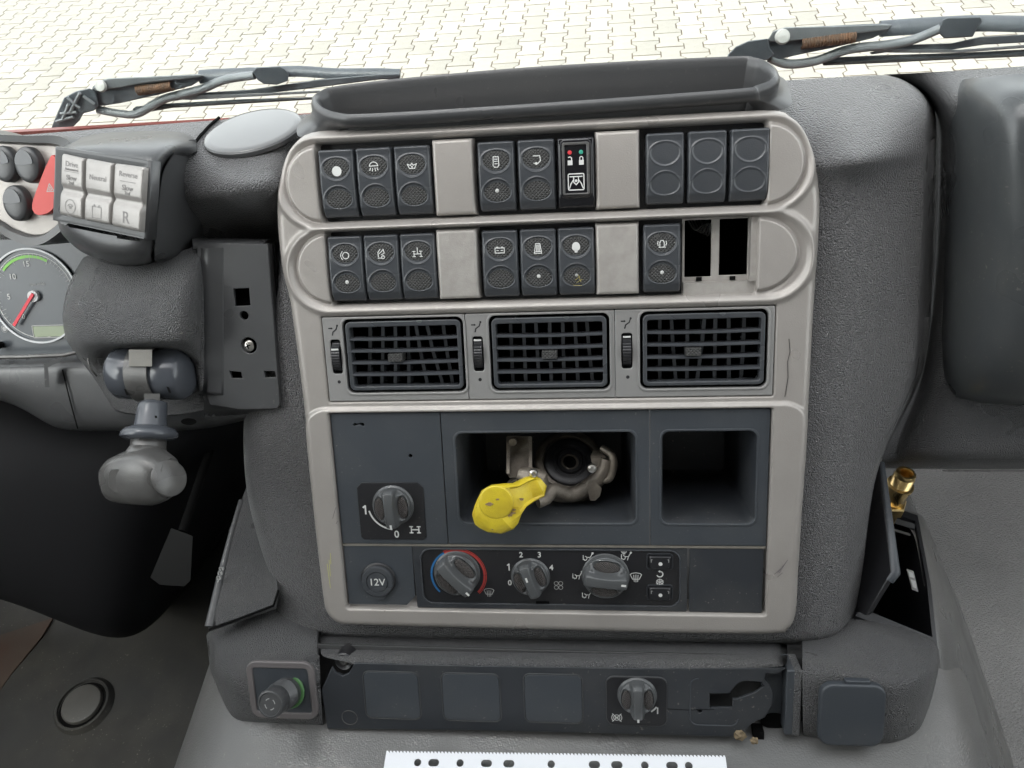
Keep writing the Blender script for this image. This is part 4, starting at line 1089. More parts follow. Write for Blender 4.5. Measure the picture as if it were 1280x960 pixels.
axp = [[(-3, 2.6), (-3, -2.6)], [(3, 2.6), (3, -2.6)], [(-3, 0), (3, 0)], [(-4.2, 2.6), (-1.8, 2.6)], [(1.8, 2.6), (4.2, 2.6)], [(-4.2, -2.6), (-1.8, -2.6)], [(1.8, -2.6), (4.2, -2.6)]]
part('axle_print', strokes('axle_print', axp, .8, M['white'], scale=.85), t, *((G(519, 662, 0) - np.array([-107, 22, 0]))[:2]), .75)

part('cross_rail', box('cross_rail', -144.2, 136.9, -24.95, -23.75, -3, .1, mat('dusty_rail', (.17, .155, .13), .7, mott=.6, mscale=80, mcol=(.09, .085, .075))), console)
scf = mat('yellow_scuff', (.5, .48, .22), .6)
part('scuff_mark', strokes('scuff_mark', [[(0, 0), (.6, -18)], [(1.6, 3), (1.4, -9)], [(3, 8), (2.6, 0)]], .5, scf), console, *(G(409, 705, 2.6)))
scd = mat('grey_scuff', (.16, .14, .15), .6)
part('scuff_mark', strokes('scuff_mark', [[(0, 0), (6, 9)], [(1, 0), (5, 7.5)], [(-2, -1), (2, 3)], [(0, -3), (3, 0)]], .35, scd), console, *(G(972, 716, 2.45)))
part('scuff_mark', strokes('scuff_mark', [[(0, 0), (1, 3), (3, 8)], [(2, -4), (3, -2)]], .4, scd), console, *(G(416, 648, 2.45)))
part('trim_crack', tube('trim_crack', [(146.5, 112, .2), (147.4, 104, .2), (146.2, 98, .2), (146.8, 88, .2), (145.4, 76, .2)], .16, M['void'], 5), console)

# storage trays
def tray(lab, x0, x1, ox0, ox1, dep, nm='storage_tray'):
    cx = (x0 + x1) / 2
    t = thing(nm, lab, 'storage tray', cx, 22, ZM, 'open storage trays in the fascia')
    part('face_plate', plate('face_plate', [rr(x0 - cx, x1 - cx, -23.4 - 22, 68.4 - 22, .6), rr(ox0 - cx, ox1 - cx, -8.0 - 22, 54.2 - 22, 5)], 3, M['slate'], .4), t)
    uu = plate('mouth_rim', [rr(ox0 - cx - 1.6, ox1 - cx + 1.6, -9.6 - 22, 55.8 - 22, 6), rr(ox0 - cx, ox1 - cx, -8.0 - 22, 54.2 - 22, 5)], 1.2, M['slate'], .5, z=.5)
    part('mouth_rim', uu, t)
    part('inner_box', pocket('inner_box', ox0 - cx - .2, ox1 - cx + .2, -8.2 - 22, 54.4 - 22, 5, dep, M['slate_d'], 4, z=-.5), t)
    return t


tray('wide open slate storage tray in the fascia holding the yellow-levered coupling', -70.3, 63.2, -61.5, 54.4, 85)
tray('narrow empty open storage tray beside the wide one, right of the fascia', 63.9, 137.4, 70.9, 129.6, 85)

# 12 V socket
t = thing('power_socket', 'round capped 12V power socket on a slate panel in the lower left fascia corner', 'power socket', -119.5, -47.5, ZM)
part('face_plate', plate('face_plate', [[(-24.3, 22.2), (23.4, 22.2), (23.4, -15), (17, -21.6), (-24.3, -21.6)]], 3, M['slate'], .4), t)
scx, scy = [float(q) for q in (G(472, 726, 2)[:2] - np.array([-119.5, -47.5]))]
part('collar', lathe('collar', [(0.1, -1), (12.3, -1), (12.3, .6), (11.6, 1.4), (10.4, 1.6), (9.9, .9), (.1, .9)], M['black'], 40), t, scx, scy, 0)
cap = part('cap', lathe('cap', [(0.1, .5), (11.2, .5), (11.2, 3.0), (10.6, 3.8), (7.8, 4.0), (7.5, 3.4), (7.1, 3.4), (6.9, 4.0), (.1, 4.1)], M['switch'], 40), t, scx, scy - .5, 0)
part('voltage_print', text('12V', 7.2, M['white'], bold=.05), cap, 0, 0, 4.15)
part('finger_tab', loft('finger_tab', [[(x, y, z) for x, y in rr(-4, 4, -13.4, -9, 1.6, 4)] for z in (.5, 2.6)], M['switch'], True), cap)

# heater panel
HU, HV = -3.7, -47.5
t = thing('heater_control_panel', 'slate heater control panel with three rotary knobs and two push buttons', 'control panel', HU, HV, ZM)
part('face_plate', plate('face_plate', [rr(-95.3 - HU, 87.6 - HU, -70.9 - HV, -24.8 - HV, .8), rr(-90.0 - HU, 82.5 - HU, -67.0 - HV, -27.6 - HV, 7)], 3, M['slate_d'], .4), t)
part('recess_plate', plate('recess_plate', [rr(-90.4 - HU, 82.9 - HU, -67.4 - HV, -27.2 - HV, 7)], 1.5, M['black'], .2, z=-1.0), t)
part('recess_lip', plate('recess_lip', [rr(-91.0 - HU, 83.5 - HU, -68.0 - HV, -26.6 - HV, 7.6), rr(-90.0 - HU, 82.5 - HU, -67.0 - HV, -27.6 - HV, 7)], .8, M['switch'], .25, z=.25), t)


def L2(px, py, n=0):
    q = G(px, py, n); return float(q[0] - HU), float(q[1] - HV)


for px, py, n, r, hg, ang, mk in ((569, 722, 6, 14.6, 14, 43, (0, -.85)), (662, 727, 6, 12.2, 12, 18, (-.04, .28)), (757, 726, 6, 14.6, 13, 84, (0, -.78))):
    a, b = L2(px, py, n); knob(t, a, b, -1.0, r, hg, ang, mk)
a, b = L2(572, 720, 0)
part('cold_scale', strokes('cold_scale', [arc(a, b, 18.3, 180, 222, 12), arc(a, b, 18.3, 120, 176, 12)], 1.3, M['bluep']), t, 0, 0, -.95)
part('hot_scale', strokes('hot_scale', [arc(a, b, 18.3, -42, -2, 12), arc(a, b, 18.3, 2, 58, 12), arc(a, b, 18.3, 62, 116, 12)], 1.4, M['redp']), t, 0, 0, -.93)
part('rim_scale', strokes('rim_scale', [arc(a, b, 19.6, -44, 0, 12), arc(a, b, 19.6, 2, 118, 20)], .35, M['red']), t, 0, 0, -.9)
for s_, px, py in (('1', 636, 710), ('2', 651, 695), ('3', 674, 695), ('4', 689, 711)):
    part('number_print', ONE(5.0) if s_ == '1' else text(s_, 5.4, M['white'], bold=.1), t, *L2(px, py), -.95)
part('zero_print', text('0', 5.4, M['white'], bold=.1), t, *L2(637, 730), -.95)
defr = [[(-3.4, 1.8), (-2.4, 2.6), (0, 3.0), (2.4, 2.6), (3.4, 1.8), (2.0, -1.2), (-2.0, -1.2), (-3.4, 1.8)], [(-1.3, 1.4), (-1, -2.8)], [(0, 1.6), (0, -3)], [(1.3, 1.4), (1, -2.8)]]
part('defrost_print', strokes('defrost_print', defr, .45, M['dim']), t, *L2(611, 742), -.95)
part('defrost_print', strokes('defrost_print', defr, .55, M['white'], scale=1.1), t, *L2(795, 723), -.95)
fan = sum([[[(0, 0)] + arc(dx * 1.5, dy * 1.5, 1.4, 0, 360, 10)] for dx, dy in ((1, 1), (-1, 1), (1, -1), (-1, -1))], [])
part('fan_print', strokes('fan_print', [f[1:] for f in fan], .35, M['dim']), t, *L2(698, 733), -.95)
man = [[(-3.2, 1.4), (-3.2, -1.6), (-2.2, -1.6)], [(-1.8, .8), (-.6, 0), (1.4, 0), (2.6, 2.2)], [(-.6, 0), (-1.0, -1.8), (-2.2, -2.2)], ('fill', circ(3.0, 2.9, .8, 8)), [(1.2, -.6), (.8, -2.4)]]
for px, py in ((735, 698), (722, 721), (734, 745), (783, 697)):
    part('airflow_print', strokes('airflow_print', man, .48, M['white'], scale=1.0), t, *L2(px, py), -.95)
part('defrost_print', strokes('defrost_print', defr, .4, M['white'], scale=.6), t, *L2(780, 691), -.93)
for px, py in ((825, 704), (825, 743)):
    a, b = L2(px, py, 1)
    bt = part('push_button', loft('push_button', [[(x, y, z) for x, y in rr(-7.3 * s, 7.3 * s, -4.6 * s, 4.6 * s, 1.4)] for s, z in ((1, -1), (1, 1.4), (.94, 2.2), (.86, 2.6))], M['black'], True, 30), t, a, b, -1)
    part('button_surround', plate('button_surround', [rr(-8.6, 8.6, -5.8, 5.8, 2), rr(-7.6, 7.6, -4.9, 4.9, 1.5)], 1, M['slate_d'], .3, z=.6), bt, 0, 0, -.2)
    part('button_dot', strokes('button_dot', [('fill', circ(.3, -.6, 1.3, 14))], .5, M['white']), bt, 0, 0, 2.62)
    for s in (-1, 1): part('corner_print', strokes('corner_print', [[(s * 4.9, 2.4), (s * 5.7, 2.4), (s * 5.7, .6)]], .4, M['dim']), bt, 0, 0, 2.62)
part('recirculation_print', strokes('recirculation_print', [arc(0, 0, 2.0, -150, 90, 12), ('fill', [(-1.2, 2.0), (.2, 3.0), (.2, 1.0)])], .7, M['white']), t, *L2(825, 719), -.95)
part('snowflake_print', strokes('snowflake_print', sum([[[(0, 0), (2.5 * math.cos(R(a_)), 2.5 * math.sin(R(a_)))], [(1.4 * math.cos(R(a_)), 1.4 * math.sin(R(a_))), (2.3 * math.cos(R(a_ + 24)), 2.3 * math.sin(R(a_ + 24)))], [(1.4 * math.cos(R(a_)), 1.4 * math.sin(R(a_))), (2.3 * math.cos(R(a_ - 24)), 2.3 * math.sin(R(a_ - 24)))]] for a_ in range(30, 390, 60)], []), .4, M['white']), t, *L2(825, 729), -.95)
part('latch_notch', box('latch_notch', -6, 3, -.9, .9, 0, .3, M['void']), t, *L2(681, 754), -.4)
solo('blanking_plate', plate('blank_panel', [rr(-23.5, 23.6, -22.8, 23, 1)], 3, M['slate_d'], .4), 'plain slate blanking panel in the lower right corner of the fascia', 'blank panel', 112.6, -48.1, ZM)

# ================================================================== lower rotary switch
a = uv30(758, 845); b = uv30(833, 907); cx, cy = (a[0] + b[0]) / 2, (a[1] + b[1]) / 2; hx, hy = (b[0] - a[0]) / 2, (a[1] - b[1]) / 2
t = thing('rotary_switch', 'grey rotary switch on a black square plate in the lower switch panel', 'rotary switch', cx, cy, 30)
part('plate', plate('plate', [rr(-hx, hx, -hy, hy, 5)], 1.2, M['black'], .3, z=.8), t)
part('plate_rim', plate('plate_rim', [rr(-hx - .5, hx + .5, -hy - .5, hy + .5, 5.4), rr(-hx + .1, hx - .1, -hy + .1, hy - .1, 4.9)], .9, M['smooth'], .25, z=.6), t)
kx, ky = np.array(G(797, 877, 38)[:2]) - (cx, cy)
knob(t, kx, ky, .9, 11.6, 13, 1, (0, -.9))
part('one_print', text('1', 6.5, M['white'], bold=.1), t, *(np.array(G(822, 889, 31)[:2]) - (cx, cy)), .9)
part('scale_print', strokes('scale_print', [arc(kx, ky, 15, -52, -36, 5)], 1.1, M['white']), t, 0, 0, .85)
wh = [arc(0, 0, 2.1, 0, 360, 16), arc(0, 0, 3.4, -50, 50, 8), arc(0, 0, 3.4, 130, 230, 8), [(-3, -3), (3, 3)], [(-3, 3), (3, -3)], [(-.8, -.9), (-.8, .9), (.8, -.9), (.8, .9)]]
part('axle_lock_print', strokes('axle_lock_print', wh, .4, M['white'], scale=.95), t, *(np.array(G(771, 897, 31)[:2]) - (cx, cy)), .85)

# push connector in the left block
c = G(354, 862, 30)
t = thing('push_connector', 'ribbed round push connector in a rounded grey surround on the left console block', 'connector', *c)
wx0, wy0 = G(316, 896, 31)[:2] - c[:2]; wx1, wy1 = G(392, 827, 31)[:2] - c[:2]
part('surround', plate('surround', [rr(wx0, wx1, wy0, wy1, 8), rr(wx0 + 4.6, wx1 - 4.6, wy0 + 5, wy1 - 5, 2)], 3, mat('warm_grey_surround', (0.13, 0.118, 0.118), 0.4, fine=.3, dust=.3), .9, z=2.6), t)
part('inner_plate', plate('inner_plate', [rr(wx0 + 4.2, wx1 - 4.2, wy0 + 4.6, wy1 - 4.6, 2)], 1.5, M['slate'], .3, z=1.6), t)
pc = np.array([5.0, 0.5]); rt = Matrix.Rotation(R(-14), 3, 'X') @ Matrix.Rotation(R(-8), 3, 'Y')
part('green_ring', lathe('green_ring', [(9.5, 0), (11.6, 0), (11.8, 1), (11.2, 1.6), (9.5, 1.6)], mat('green_ring', (0.07, 0.17, 0.06), .4), 36), t, pc[0], pc[1], 1.8, rt)
bd = part('connector_body', lathe('connector_body', [(.1, 0), (9.8, 0), (9.8, 5)] + [(9.6 + (.5 if k % 2 else -.3), 5 + k * 1.1) for k in range(8)] + [(9, 14.5), (9.4, 15.5), (9.4, 23), (8.8, 24.4), (7.8, 24.6), (7.4, 23.8), (.1, 23.8)], M['smooth'], 36), t, pc[0], pc[1], 1.8, rt)
for k in range(4): part('end_print', strokes('end_print', [arc(0, 0, 3.6, k * 90 + 10, k * 90 + 50, 5)], .6, M['dim']), bd, 0, 0, 23.9)

# square cap in the right block
c = G(1064, 892, 31)
t = thing('square_socket_cap', 'slate square hinged cap on the right end block of the lower console', 'cap', *c)
a0 = G(1021, 929, 34)[:2] - c[:2]; a1 = G(1108, 855, 34)[:2] - c[:2]
part('cap', plate('cap', [rr(a0[0], a1[0], a0[1], a1[1], 8, 8)], 6, M['slate'], 1.6, 3, z=5.5), t)
bev(part('hinge_tab', box('hinge_tab', -6, 9, a1[1] - 1, a1[1] + 2.2, 0, 4.2, M['slate']), t), .6)

# ------------------------------------------------------------------ open storage box right of the console
ZB = -462
def HB(px, py, z=ZB): return H(px, py, z)


c = HB(1120, 720)
box_t = thing('storage_box', 'black open storage box with its lid standing up, right of the console', 'storage box', *c)
# mouth outline follows the block and the tunnel shoulder (nearly level plane)
mo = [G(1076, 763, -34), G(1164, 799, -38), G(1157, 730, -75), G(1143, 654, -118), G(1100, 640, -124), G(1086, 690, -90)]
mo = [np.array(p) for p in mo]; upv = np.array([0, cL, sL]); mc = sum(mo) / len(mo)


def inset(ps, f, dz): return [tuple(mc + (p - mc) * f + upv * dz - c) for p in ps]


part('box_walls', loft('box_walls', [inset(mo, 1.17, -3), inset(mo, 1.15, 2.2), inset(mo, 1.0, 3), inset(mo, .98, -2), inset(mo, .93, -60), inset(mo, .9, -118)], M['black'], False, 30), box_t)
part('box_floor', rawmesh('box_floor', inset(mo, .92, -117), [tuple(range(6))], M['void'], 0), box_t)
part('rim_step', loft('rim_step', [[tuple(G(x, y + dy, n) - c) for dy, n in ((0, -112), (7, -112), (7, -120), (0, -120))] for x, y in ((1094, 640), (1144, 655))], M['smooth'], True, 30), box_t)
part('rim_edge', loft('rim_edge', [[tuple(G(x, y + dy, n) - c) for dy, n in ((0, -106), (3, -106), (3, -112), (0, -112))] for x, y in ((1094, 654), (1138, 667))], M['satin'], True, 30), box_t)
lid = [G(1097, 578, -78), G(1115, 716, -14), G(1082, 770, -12), G(1070, 764, -30), G(1078, 640, -84)]
lid2 = [p + np.array([4.5, 0, -2.0]) for p in lid]
bev(part('lid', loft('lid', [[tuple(p - c) for p in lid], [tuple(p - c) for p in lid2]], M['black'], True, 20), box_t), 1.0)
part('lid_edge', tube('lid_edge', [lid[0] - c + (3, 0, 0), (lid[0] + lid[1]) / 2 - c + (3, 0, 0), lid[1] - c + (2.5, 0, 0), lid[1] - c + (-1, -6, 0)], [2.0, 2.4, 3.2, 2.8], M['slate'], 8, flat=.6), box_t)
part('sticker', loft('sticker', [[tuple(G(x, y, n) - c) for x, y in ((1133, 711), (1142, 714), (1148, 740), (1140, 737))] for n in (-70, -71)], M['dim'], True, 20), box_t)
part('sticker_print', loft('sticker_print', [[tuple(G(x, y, n) - c) for x, y in ((1135, 714), (1141, 716), (1143, 723), (1137, 721))] for n in (-69, -69.6)], M['white'], True, 20), box_t)
part('sticker_print', loft('sticker_print', [[tuple(G(x, y, n) - c) for x, y in ((1138, 724), (1144, 726), (1146, 736), (1141, 734))] for n in (-69, -69.6)], M['white'], True, 20), box_t)
# console shoulder around the box, sweeping down to the tunnel
sh = [
    GR((1092, 646, -126), (1120, 636, -130), (1148, 640, -132), (1158, 650, -150), (1162, 668, -210)),
    GR((1140, 652, -118), (1146, 655, -118), (1158, 660, -120), (1172, 690, -140), (1180, 712, -215)),
    GR((1148, 690, -98), (1156, 694, -97), (1170, 704, -98), (1194, 740, -128), (1202, 760, -215)),
    GR((1157, 740, -72), (1164, 744, -70), (1182, 756, -72), (1214, 800, -110), (1222, 818, -215)),
    GR((1164, 790, -42), (1171, 792, -40), (1192, 806, -46), (1232, 858, -96), (1242, 878, -215)),
    GR((1166, 820, -40), (1172, 830, -30), (1196, 850, -36), (1250, 915, -80), (1262, 935, -215)),
    GR((1160, 880, -40), (1168, 890, -24), (1200, 915, -24), (1268, 980, -60), (1284, 1000, -215)),
    GR((1150, 960, -30), (1162, 970, -10), (1204, 1000, -8), (1290, 1060, -40), (1306, 1080, -215)),
]
part('console_shoulder', bpatch('console_shoulder', np.array(sh) - off, M['tunnel'], 7), low)

# brass fitting lying behind the box
pA, pB = G(1108, 640, -112), G(1133, 591, -92)
ax = Vector(pB - pA).normalized(); q = Vector((0, 0, 1)).rotation_difference(ax).to_matrix()
t = thing('brass_fitting', 'shiny brass threaded hose fitting leaning behind the open storage box', 'pipe fitting', *pA, rot=q)
L_ = float(np.linalg.norm(pB - pA))
thr = []
for k in range(7): thr += [(7.6, L_ - 12 + k * 1.3), (7.0, L_ - 12 + k * 1.3 + .65)]
part('nut', lathe('nut', [(.1, 4), (10.4, 4), (11.4, 5.2), (11.4, 12.4), (10.4, 13.6), (.1, 13.6)], M['brass'], 6, 20), t)
part('stub', lathe('stub', [(.1, -8), (8.5, -8), (8.5, 4), (.1, 4)], M['brass'], 28), t)
part('collar', lathe('collar', [(.1, 13.6), (7.5, 13.6), (8.2, 15), (8.2, L_ - 16), (9.6, L_ - 15), (9.6, L_ - 12.5), (7.6, L_ - 12)], M['brass'], 32), t)
part('threaded_end', lathe('threaded_end', [(7.4, L_ - 12)] + thr + [(7.2, L_ - 1), (6.6, L_), (5.0, L_), (4.6, L_ - 1), (4.6, L_ - 14), (.1, L_ - 14)], M['brass'], 32), t)

# ------------------------------------------------------------------ trailer coupling with yellow lever in the wide tray
c = G(690, 590, -25)
t = thing('trailer_coupling', 'worn cast metal air coupling lying in the wide fascia tray, with yellow lever', 'coupling', *c)


def C(px, py, n): return tuple(G(px, py, n) - c)


part('upright_bracket', loft('upright_bracket', [[C(x0, y, n), C(x1, y, n), C(x1, y, n - 9), C(x0, y, n - 9)] for x0, x1, y, n in ((634, 664, 545, -34), (633, 663, 560, -30), (633, 662, 578, -24), (633, 668, 590, -18), (636, 676, 597, -14))], M['metal'], True, 40), t)
for (xa, xb, n0) in ((633, 637, 6), (661, 665, 6)):
    part('bracket_rib', loft('bracket_rib', [[C(xa, y, n + n0), C(xb, y, n + n0), C(xb, y, n - 6), C(xa, y, n - 6)] for y, n in ((546, -34), (575, -25), (592, -17))], M['metal'], True, 40), t)
part('lug', tube('lug', [C(650, 592, -8), C(662, 596, -4), C(676, 600, -4), C(678, 606, -6)], [4.5, 6.5, 6.5, 5], M['metal'], 12, flat=.7), t)
part('lug', tube('lug', [C(640, 600, -16), C(646, 610, -16), C(654, 618, -16)], [4, 4, 3], M['metal'], 10), t)
part('rivet', lathe('rivet', [(.1, 0), (3.0, 0), (2.6, 1.6), (1.4, 2.2), (.1, 1.8)], M['steel'], 14), t, *C(667, 591, 2.0))
part('rivet', lathe('rivet', [(.1, 0), (3.2, 0), (2.8, 1.6), (1.4, 2.2), (.1, 1.8)], M['steel'], 14), t, *C(740, 585, -14))
part('rivet', lathe('rivet', [(.1, 0), (3.0, 0), (2.6, 1.6), (.1, 1.8)], M['metal'], 14), t, *C(641, 552, -27))
rotc = Matrix.Rotation(R(-44), 3, 'X') @ Matrix.Rotation(R(8), 3, 'Y')
part('seal_housing', lathe('seal_housing', [(.1, -26), (19, -26), (23, -12), (24.5, -3), (24.5, 1), (22.5, 2.6), (19.5, 2.6), (18.8, .6), (.1, .6)], M['metal'], 44), t, *C(712, 578, -42), rotc)
sl = part('rubber_seal', lathe('rubber_seal', [(4.2, .2), (6, .2), (6.4, 2.2), (8.5, 2.6), (9.4, 1), (11, 1), (12, 3.2), (15.5, 3.4), (17.6, 2.4), (18.4, .4), (4.2, 0)], M['black'], 44), t, *C(712, 578, -42), rotc)
part('seal_bore', lathe('seal_bore', [(.1, .9), (4.6, .9), (4.8, 0)], M['void'], 24), t, *C(712, 578, -42), rotc)
arc_pts = [(664, 600), (680, 610), (700, 618), (722, 616), (742, 603), (755, 590), (760, 574)]
part('flange', tube('flange', crom([C(x, y, -22 - 1.0 * i) for i, (x, y) in enumerate(arc_pts)], 5, False), 5.4, M['metal'], 12, flat=.8), t)
part('flange', tube('flange', crom([C(672, 627, -4), C(684, 622, -10), C(694, 612, -16), C(715, 618, -20), C(738, 608, -24)], 5, False), [4.5] * 20 + [4], M['metal'], 10, flat=.55), t)
part('claw', tube('claw', crom([C(752, 560, -30), C(764, 568, -26), C(767, 582, -24), C(762, 598, -24), C(752, 600, -26)], 5, False), [2.6] * 21, M['metal'], 10), t)
part('claw', loft('claw', [[C(x0, y, n), C(x1, y, n), C(x1, y, n - 4), C(x0, y, n - 4)] for x0, x1, y, n in ((735, 742, 600, -22), (734, 752, 610, -20), (736, 750, 620, -20), (738, 744, 626, -20))], M['metal'], True, 60), t)
part('claw', loft('claw', [[C(x0, y, n), C(x1, y, n), C(x1, y, n - 4), C(x0, y, n - 4)] for x0, x1, y, n in ((742, 748, 562, -34), (738, 756, 570, -30), (740, 758, 580, -28), (748, 756, 588, -28))], M['metal'], True, 60), t)
part('lower_body', lathe('lower_body', [(.1, -12), (14, -10), (17, 0), (14, 6), (.1, 8)], M['metal'], 28), t, *C(716, 610, -46), rotc)
# yellow lever: one body built from cross-sections running down-left out of the tray
sec = [((679, 602), 3.5, 3.5, -2), ((673, 607), 8.0, 5, -1), ((661, 612), 8.4, 5.5, 2), ((649, 619), 8.8, 6, 6), ((640, 624), 11.5, 7, 10), ((631, 630), 15.0, 8.5, 13), ((622, 637), 16.0, 9, 15), ((613, 645), 13.5, 8, 15), ((604, 650), 9, 6, 13), ((600, 654), 4, 3.5, 11)]
pts = [np.array(G(x, y, n)) - c for (x, y), _, _, n in sec]
rings = []
for i, p in enumerate(pts):
    tg = pts[min(i + 1, len(pts) - 1)] - pts[max(i - 1, 0)]; tg /= np.linalg.norm(tg)
    a_ = np.cross(tg, [0, 0, 1.]); a_ /= np.linalg.norm(a_); b_ = np.cross(a_, tg)
    wd, th = sec[i][1], sec[i][2]; skew = 0
    rg = []
    for k in range(24):
        an = 2 * PI * k / 24; cx_ = abs(math.cos(an)) ** .6 * (1 if math.cos(an) > 0 else -1); sy_ = abs(math.sin(an)) ** .7 * (1 if math.sin(an) > 0 else -1)
        groove = -2.6 if (1 < i < 5 and sy_ > .5 and abs(cx_) < .75) else 0
        rg.append(tuple(p + a_ * wd * cx_ + b_ * (th * sy_ + groove)))
    rings.append(rg)
lev = part('yellow_lever', loft('yellow_lever', rings, M['yellow'], True, 28), t)
part('lever_tip', loft('lever_tip', [[tuple(np.array(C(x, y, n)) + np.array([dx, dy, 0])) for dx, dy in circ(0, 0, r_, 20)] for x, y, n, r_ in ((620, 628, 20, 11.5), (620, 628, 23.4, 11.2), (620, 628, 24.2, 10.2))], M['yellow'], True, 40), t)
part('lever_heel', loft('lever_heel', [[C(x, y, n) for x, y in ((598, 640), (612, 630), (648, 634), (652, 642), (624, 665))] for n in (8, 17, 21.5)], M['yellow'], True, 30), t)
for (x, y, n, ln) in ((598, 634, 20.5, 1.4), (652, 624, 12.5, 1.5), (618, 661, 21.6, 1.6), (604, 641, 21.6, 1.6), (637, 641, 21.6, 3.4), (633, 646, 21.6, 2.6), (612, 650, 21.6, 1.5), (626, 658, 21.6, 1.2), (612, 630, 24.3, 2.2), (642, 637, 21.7, 1.2), (622, 624, 24.3, 1.0)):
    pp = [(ln * (1 + .35 * math.sin(k * 2.3 + x)) * math.cos(k * PI / 5), ln * .55 * (1 + .35 * math.cos(k * 3.1 + y)) * math.sin(k * PI / 5)) for k in range(10)]
    part('paint_chip', loft('paint_chip', [[(a_, b_, 0) for a_, b_ in pp], [(a_, b_, .5) for a_, b_ in pp]], M['chip'], True, 20), t, *C(x, y, n))

# ------------------------------------------------------------------ floor things on the left
q = H(107, 884, ZF)
rflat = Matrix.Rotation(-(PI / 2 - LEAN), 3, 'X')
mat_t = thing('rubber_floor_mat', 'black dusty rubber floor mat in the driver footwell with moulded round plug', 'floor mat', *q, rot=rflat)
Xf = [xl - 4, XL + 20]
mesh_pts = []
for Y in np.linspace(-700, 325, 60):
    row = []
    for X in np.linspace(XL + 10, xl + 6, 40):
        z = ZF + 5 + 3 * math.sin(X * .02 + 1) * math.cos(Y * .017) + (10 * max(0, (X - xl + 30) / 36) ** 2)
        row.append(WP(X, Y, z))
    mesh_pts.append(row)
inv = rflat.inverted()
mp = np.array(mesh_pts) - q; mi = np.array([list(r) for r in inv]); mp = mp @ mi.T
part('mat_sheet', gridmesh('mat_sheet', mp, M['rubber']), mat_t)
part('round_plug', lathe('round_plug', [(.1, 11), (17, 11), (19.6, 10.4), (20.6, 8.6), (20.8, 6)], mat('plug_rubber', (.075, .072, .066), .5, mott=.5, mscale=40, mcol=(.05, .048, .044), dust=.4), 40), mat_t)
part('plug_groove', lathe('plug_groove', [(20.4, 7), (24.2, 7), (24.4, 6)], M['void'], 40), mat_t, 1, -1, 0)
part('plug_lip', lathe('plug_lip', [(24.0, 6.8), (24.8, 9.0), (27, 8.6), (31, 3)], M['rubber'], 40), mat_t)
part('stain', loft('stain', [[(x - 20, y + 10, z) for x, y in ((-120, 60), (-60, 85), (-62, 62), (-75, 20), (-82, -20), (-120, -50))] for z in (6.5, 8.5)], M['rust'], True, 20), mat_t)
# accelerator pedal
c = H(215, 705, -545)
t = thing('accelerator_pedal', 'dark pedal hanging in the shadow of the driver footwell', 'pedal', *c)
part('pad', loft('pad', [[tuple(G(x, y, n) - c) for x, y in ((188, 722), (200, 731), (230, 733), (238, 726), (241, 670), (214, 660))] for n in (G(215, 705)[2] + c[2], c[2] - 6)], mat('pedal_black', (0.004, 0.004, 0.004), .5), True, 30), t)
part('arm', tube('arm', [G(228, 665, c[2] - 4) - c, G(250, 600, c[2] - 40) - c, G(270, 540, c[2] - 70) - c], 4, M['void'], 8), t)
# punched white plastic strip on the tunnel
def HT(px, py): return H(px, py, ZTU + 9)


p00, p10 = HT(481, 941), HT(907, 947); e1 = (p10 - p00); wlen = float(np.linalg.norm(e1)); e1 /= wlen
e2 = np.cross(e1, np.array([0, cL, sL])); e2 /= np.linalg.norm(e2)
if e2 @ np.array([0, -sL, cL]) < 0: e2 = -e2
e3 = np.cross(e1, -e2)
if e3 @ np.array([0, cL, sL]) < 0: e3 = -e3
rs = Matrix((Vector(e1), Vector(-e2), Vector(e3))).transposed()
outl = [(0, -60), (wlen, -60), (wlen, 0)]
nt_ = 96
for k in range(nt_, 0, -1): outl += [(wlen * k / nt_ - .4, 1.3), (wlen * (k - .55) / nt_, 1.3), (wlen * (k - .6) / nt_, 0)]
holes = []
for px, kind in ((522, 'c'), (542, 's'), (575, 'c'), (608, 's'), (636, 's'), (689, 'c'), (743, 's'), (771, 's'), (806, 'c'), (840, 's'), (861, 'c')):
    hp = HT(px, 953 + (px - 520) * .012) - p00; a_, b_ = float(hp @ e1), float(-(hp @ e2))
    holes.append(circ(a_, b_, 2.4, 16) if kind == 'c' else rr(a_ - 3.6, a_ + 3.6, b_ - 2.3, b_ + 2.3, 2.2, 4))
solo('punched_strip', plate('punched_strip', [outl] + holes, .7, M['sheet'], 0, z=0), 'white punched plastic strip with a toothed edge lying on the tunnel cover', 'plastic strip', *p00, rot=rs)
# foam crumbs by the broken panel end
for k, (x, y, r_) in enumerate(((925, 919, 3.6), (943, 926, 2.4))):
    q = H(x, y, ZTU + 9)
    bm = bmesh.new(); bmesh.ops.create_icosphere(bm, subdivisions=2, radius=r_ / 1000)
    for v_ in bm.verts: v_.co *= 1 + .35 * math.sin(v_.co.x * 2500 + k) * math.cos(v_.co.y * 1900); v_.co.z *= .6
    me = bpy.data.meshes.new('foam_crumb'); bm.to_mesh(me); bm.free(); me.materials.append(M['crumb'])
    solo('foam_crumb', me, ['largest tan foam crumb below the broken panel end', 'pale square foam crumb right of the largest crumb', 'small tan crumb beside the right console block'][k], 'crumb', *q, group='foam crumbs on the tunnel cover')

# ================================================================== steering column area
# flat bracket plate beside the fascia
def A8(px, py, n=-8): q = G(px, py, n); return (float(q[0]), float(q[1]))


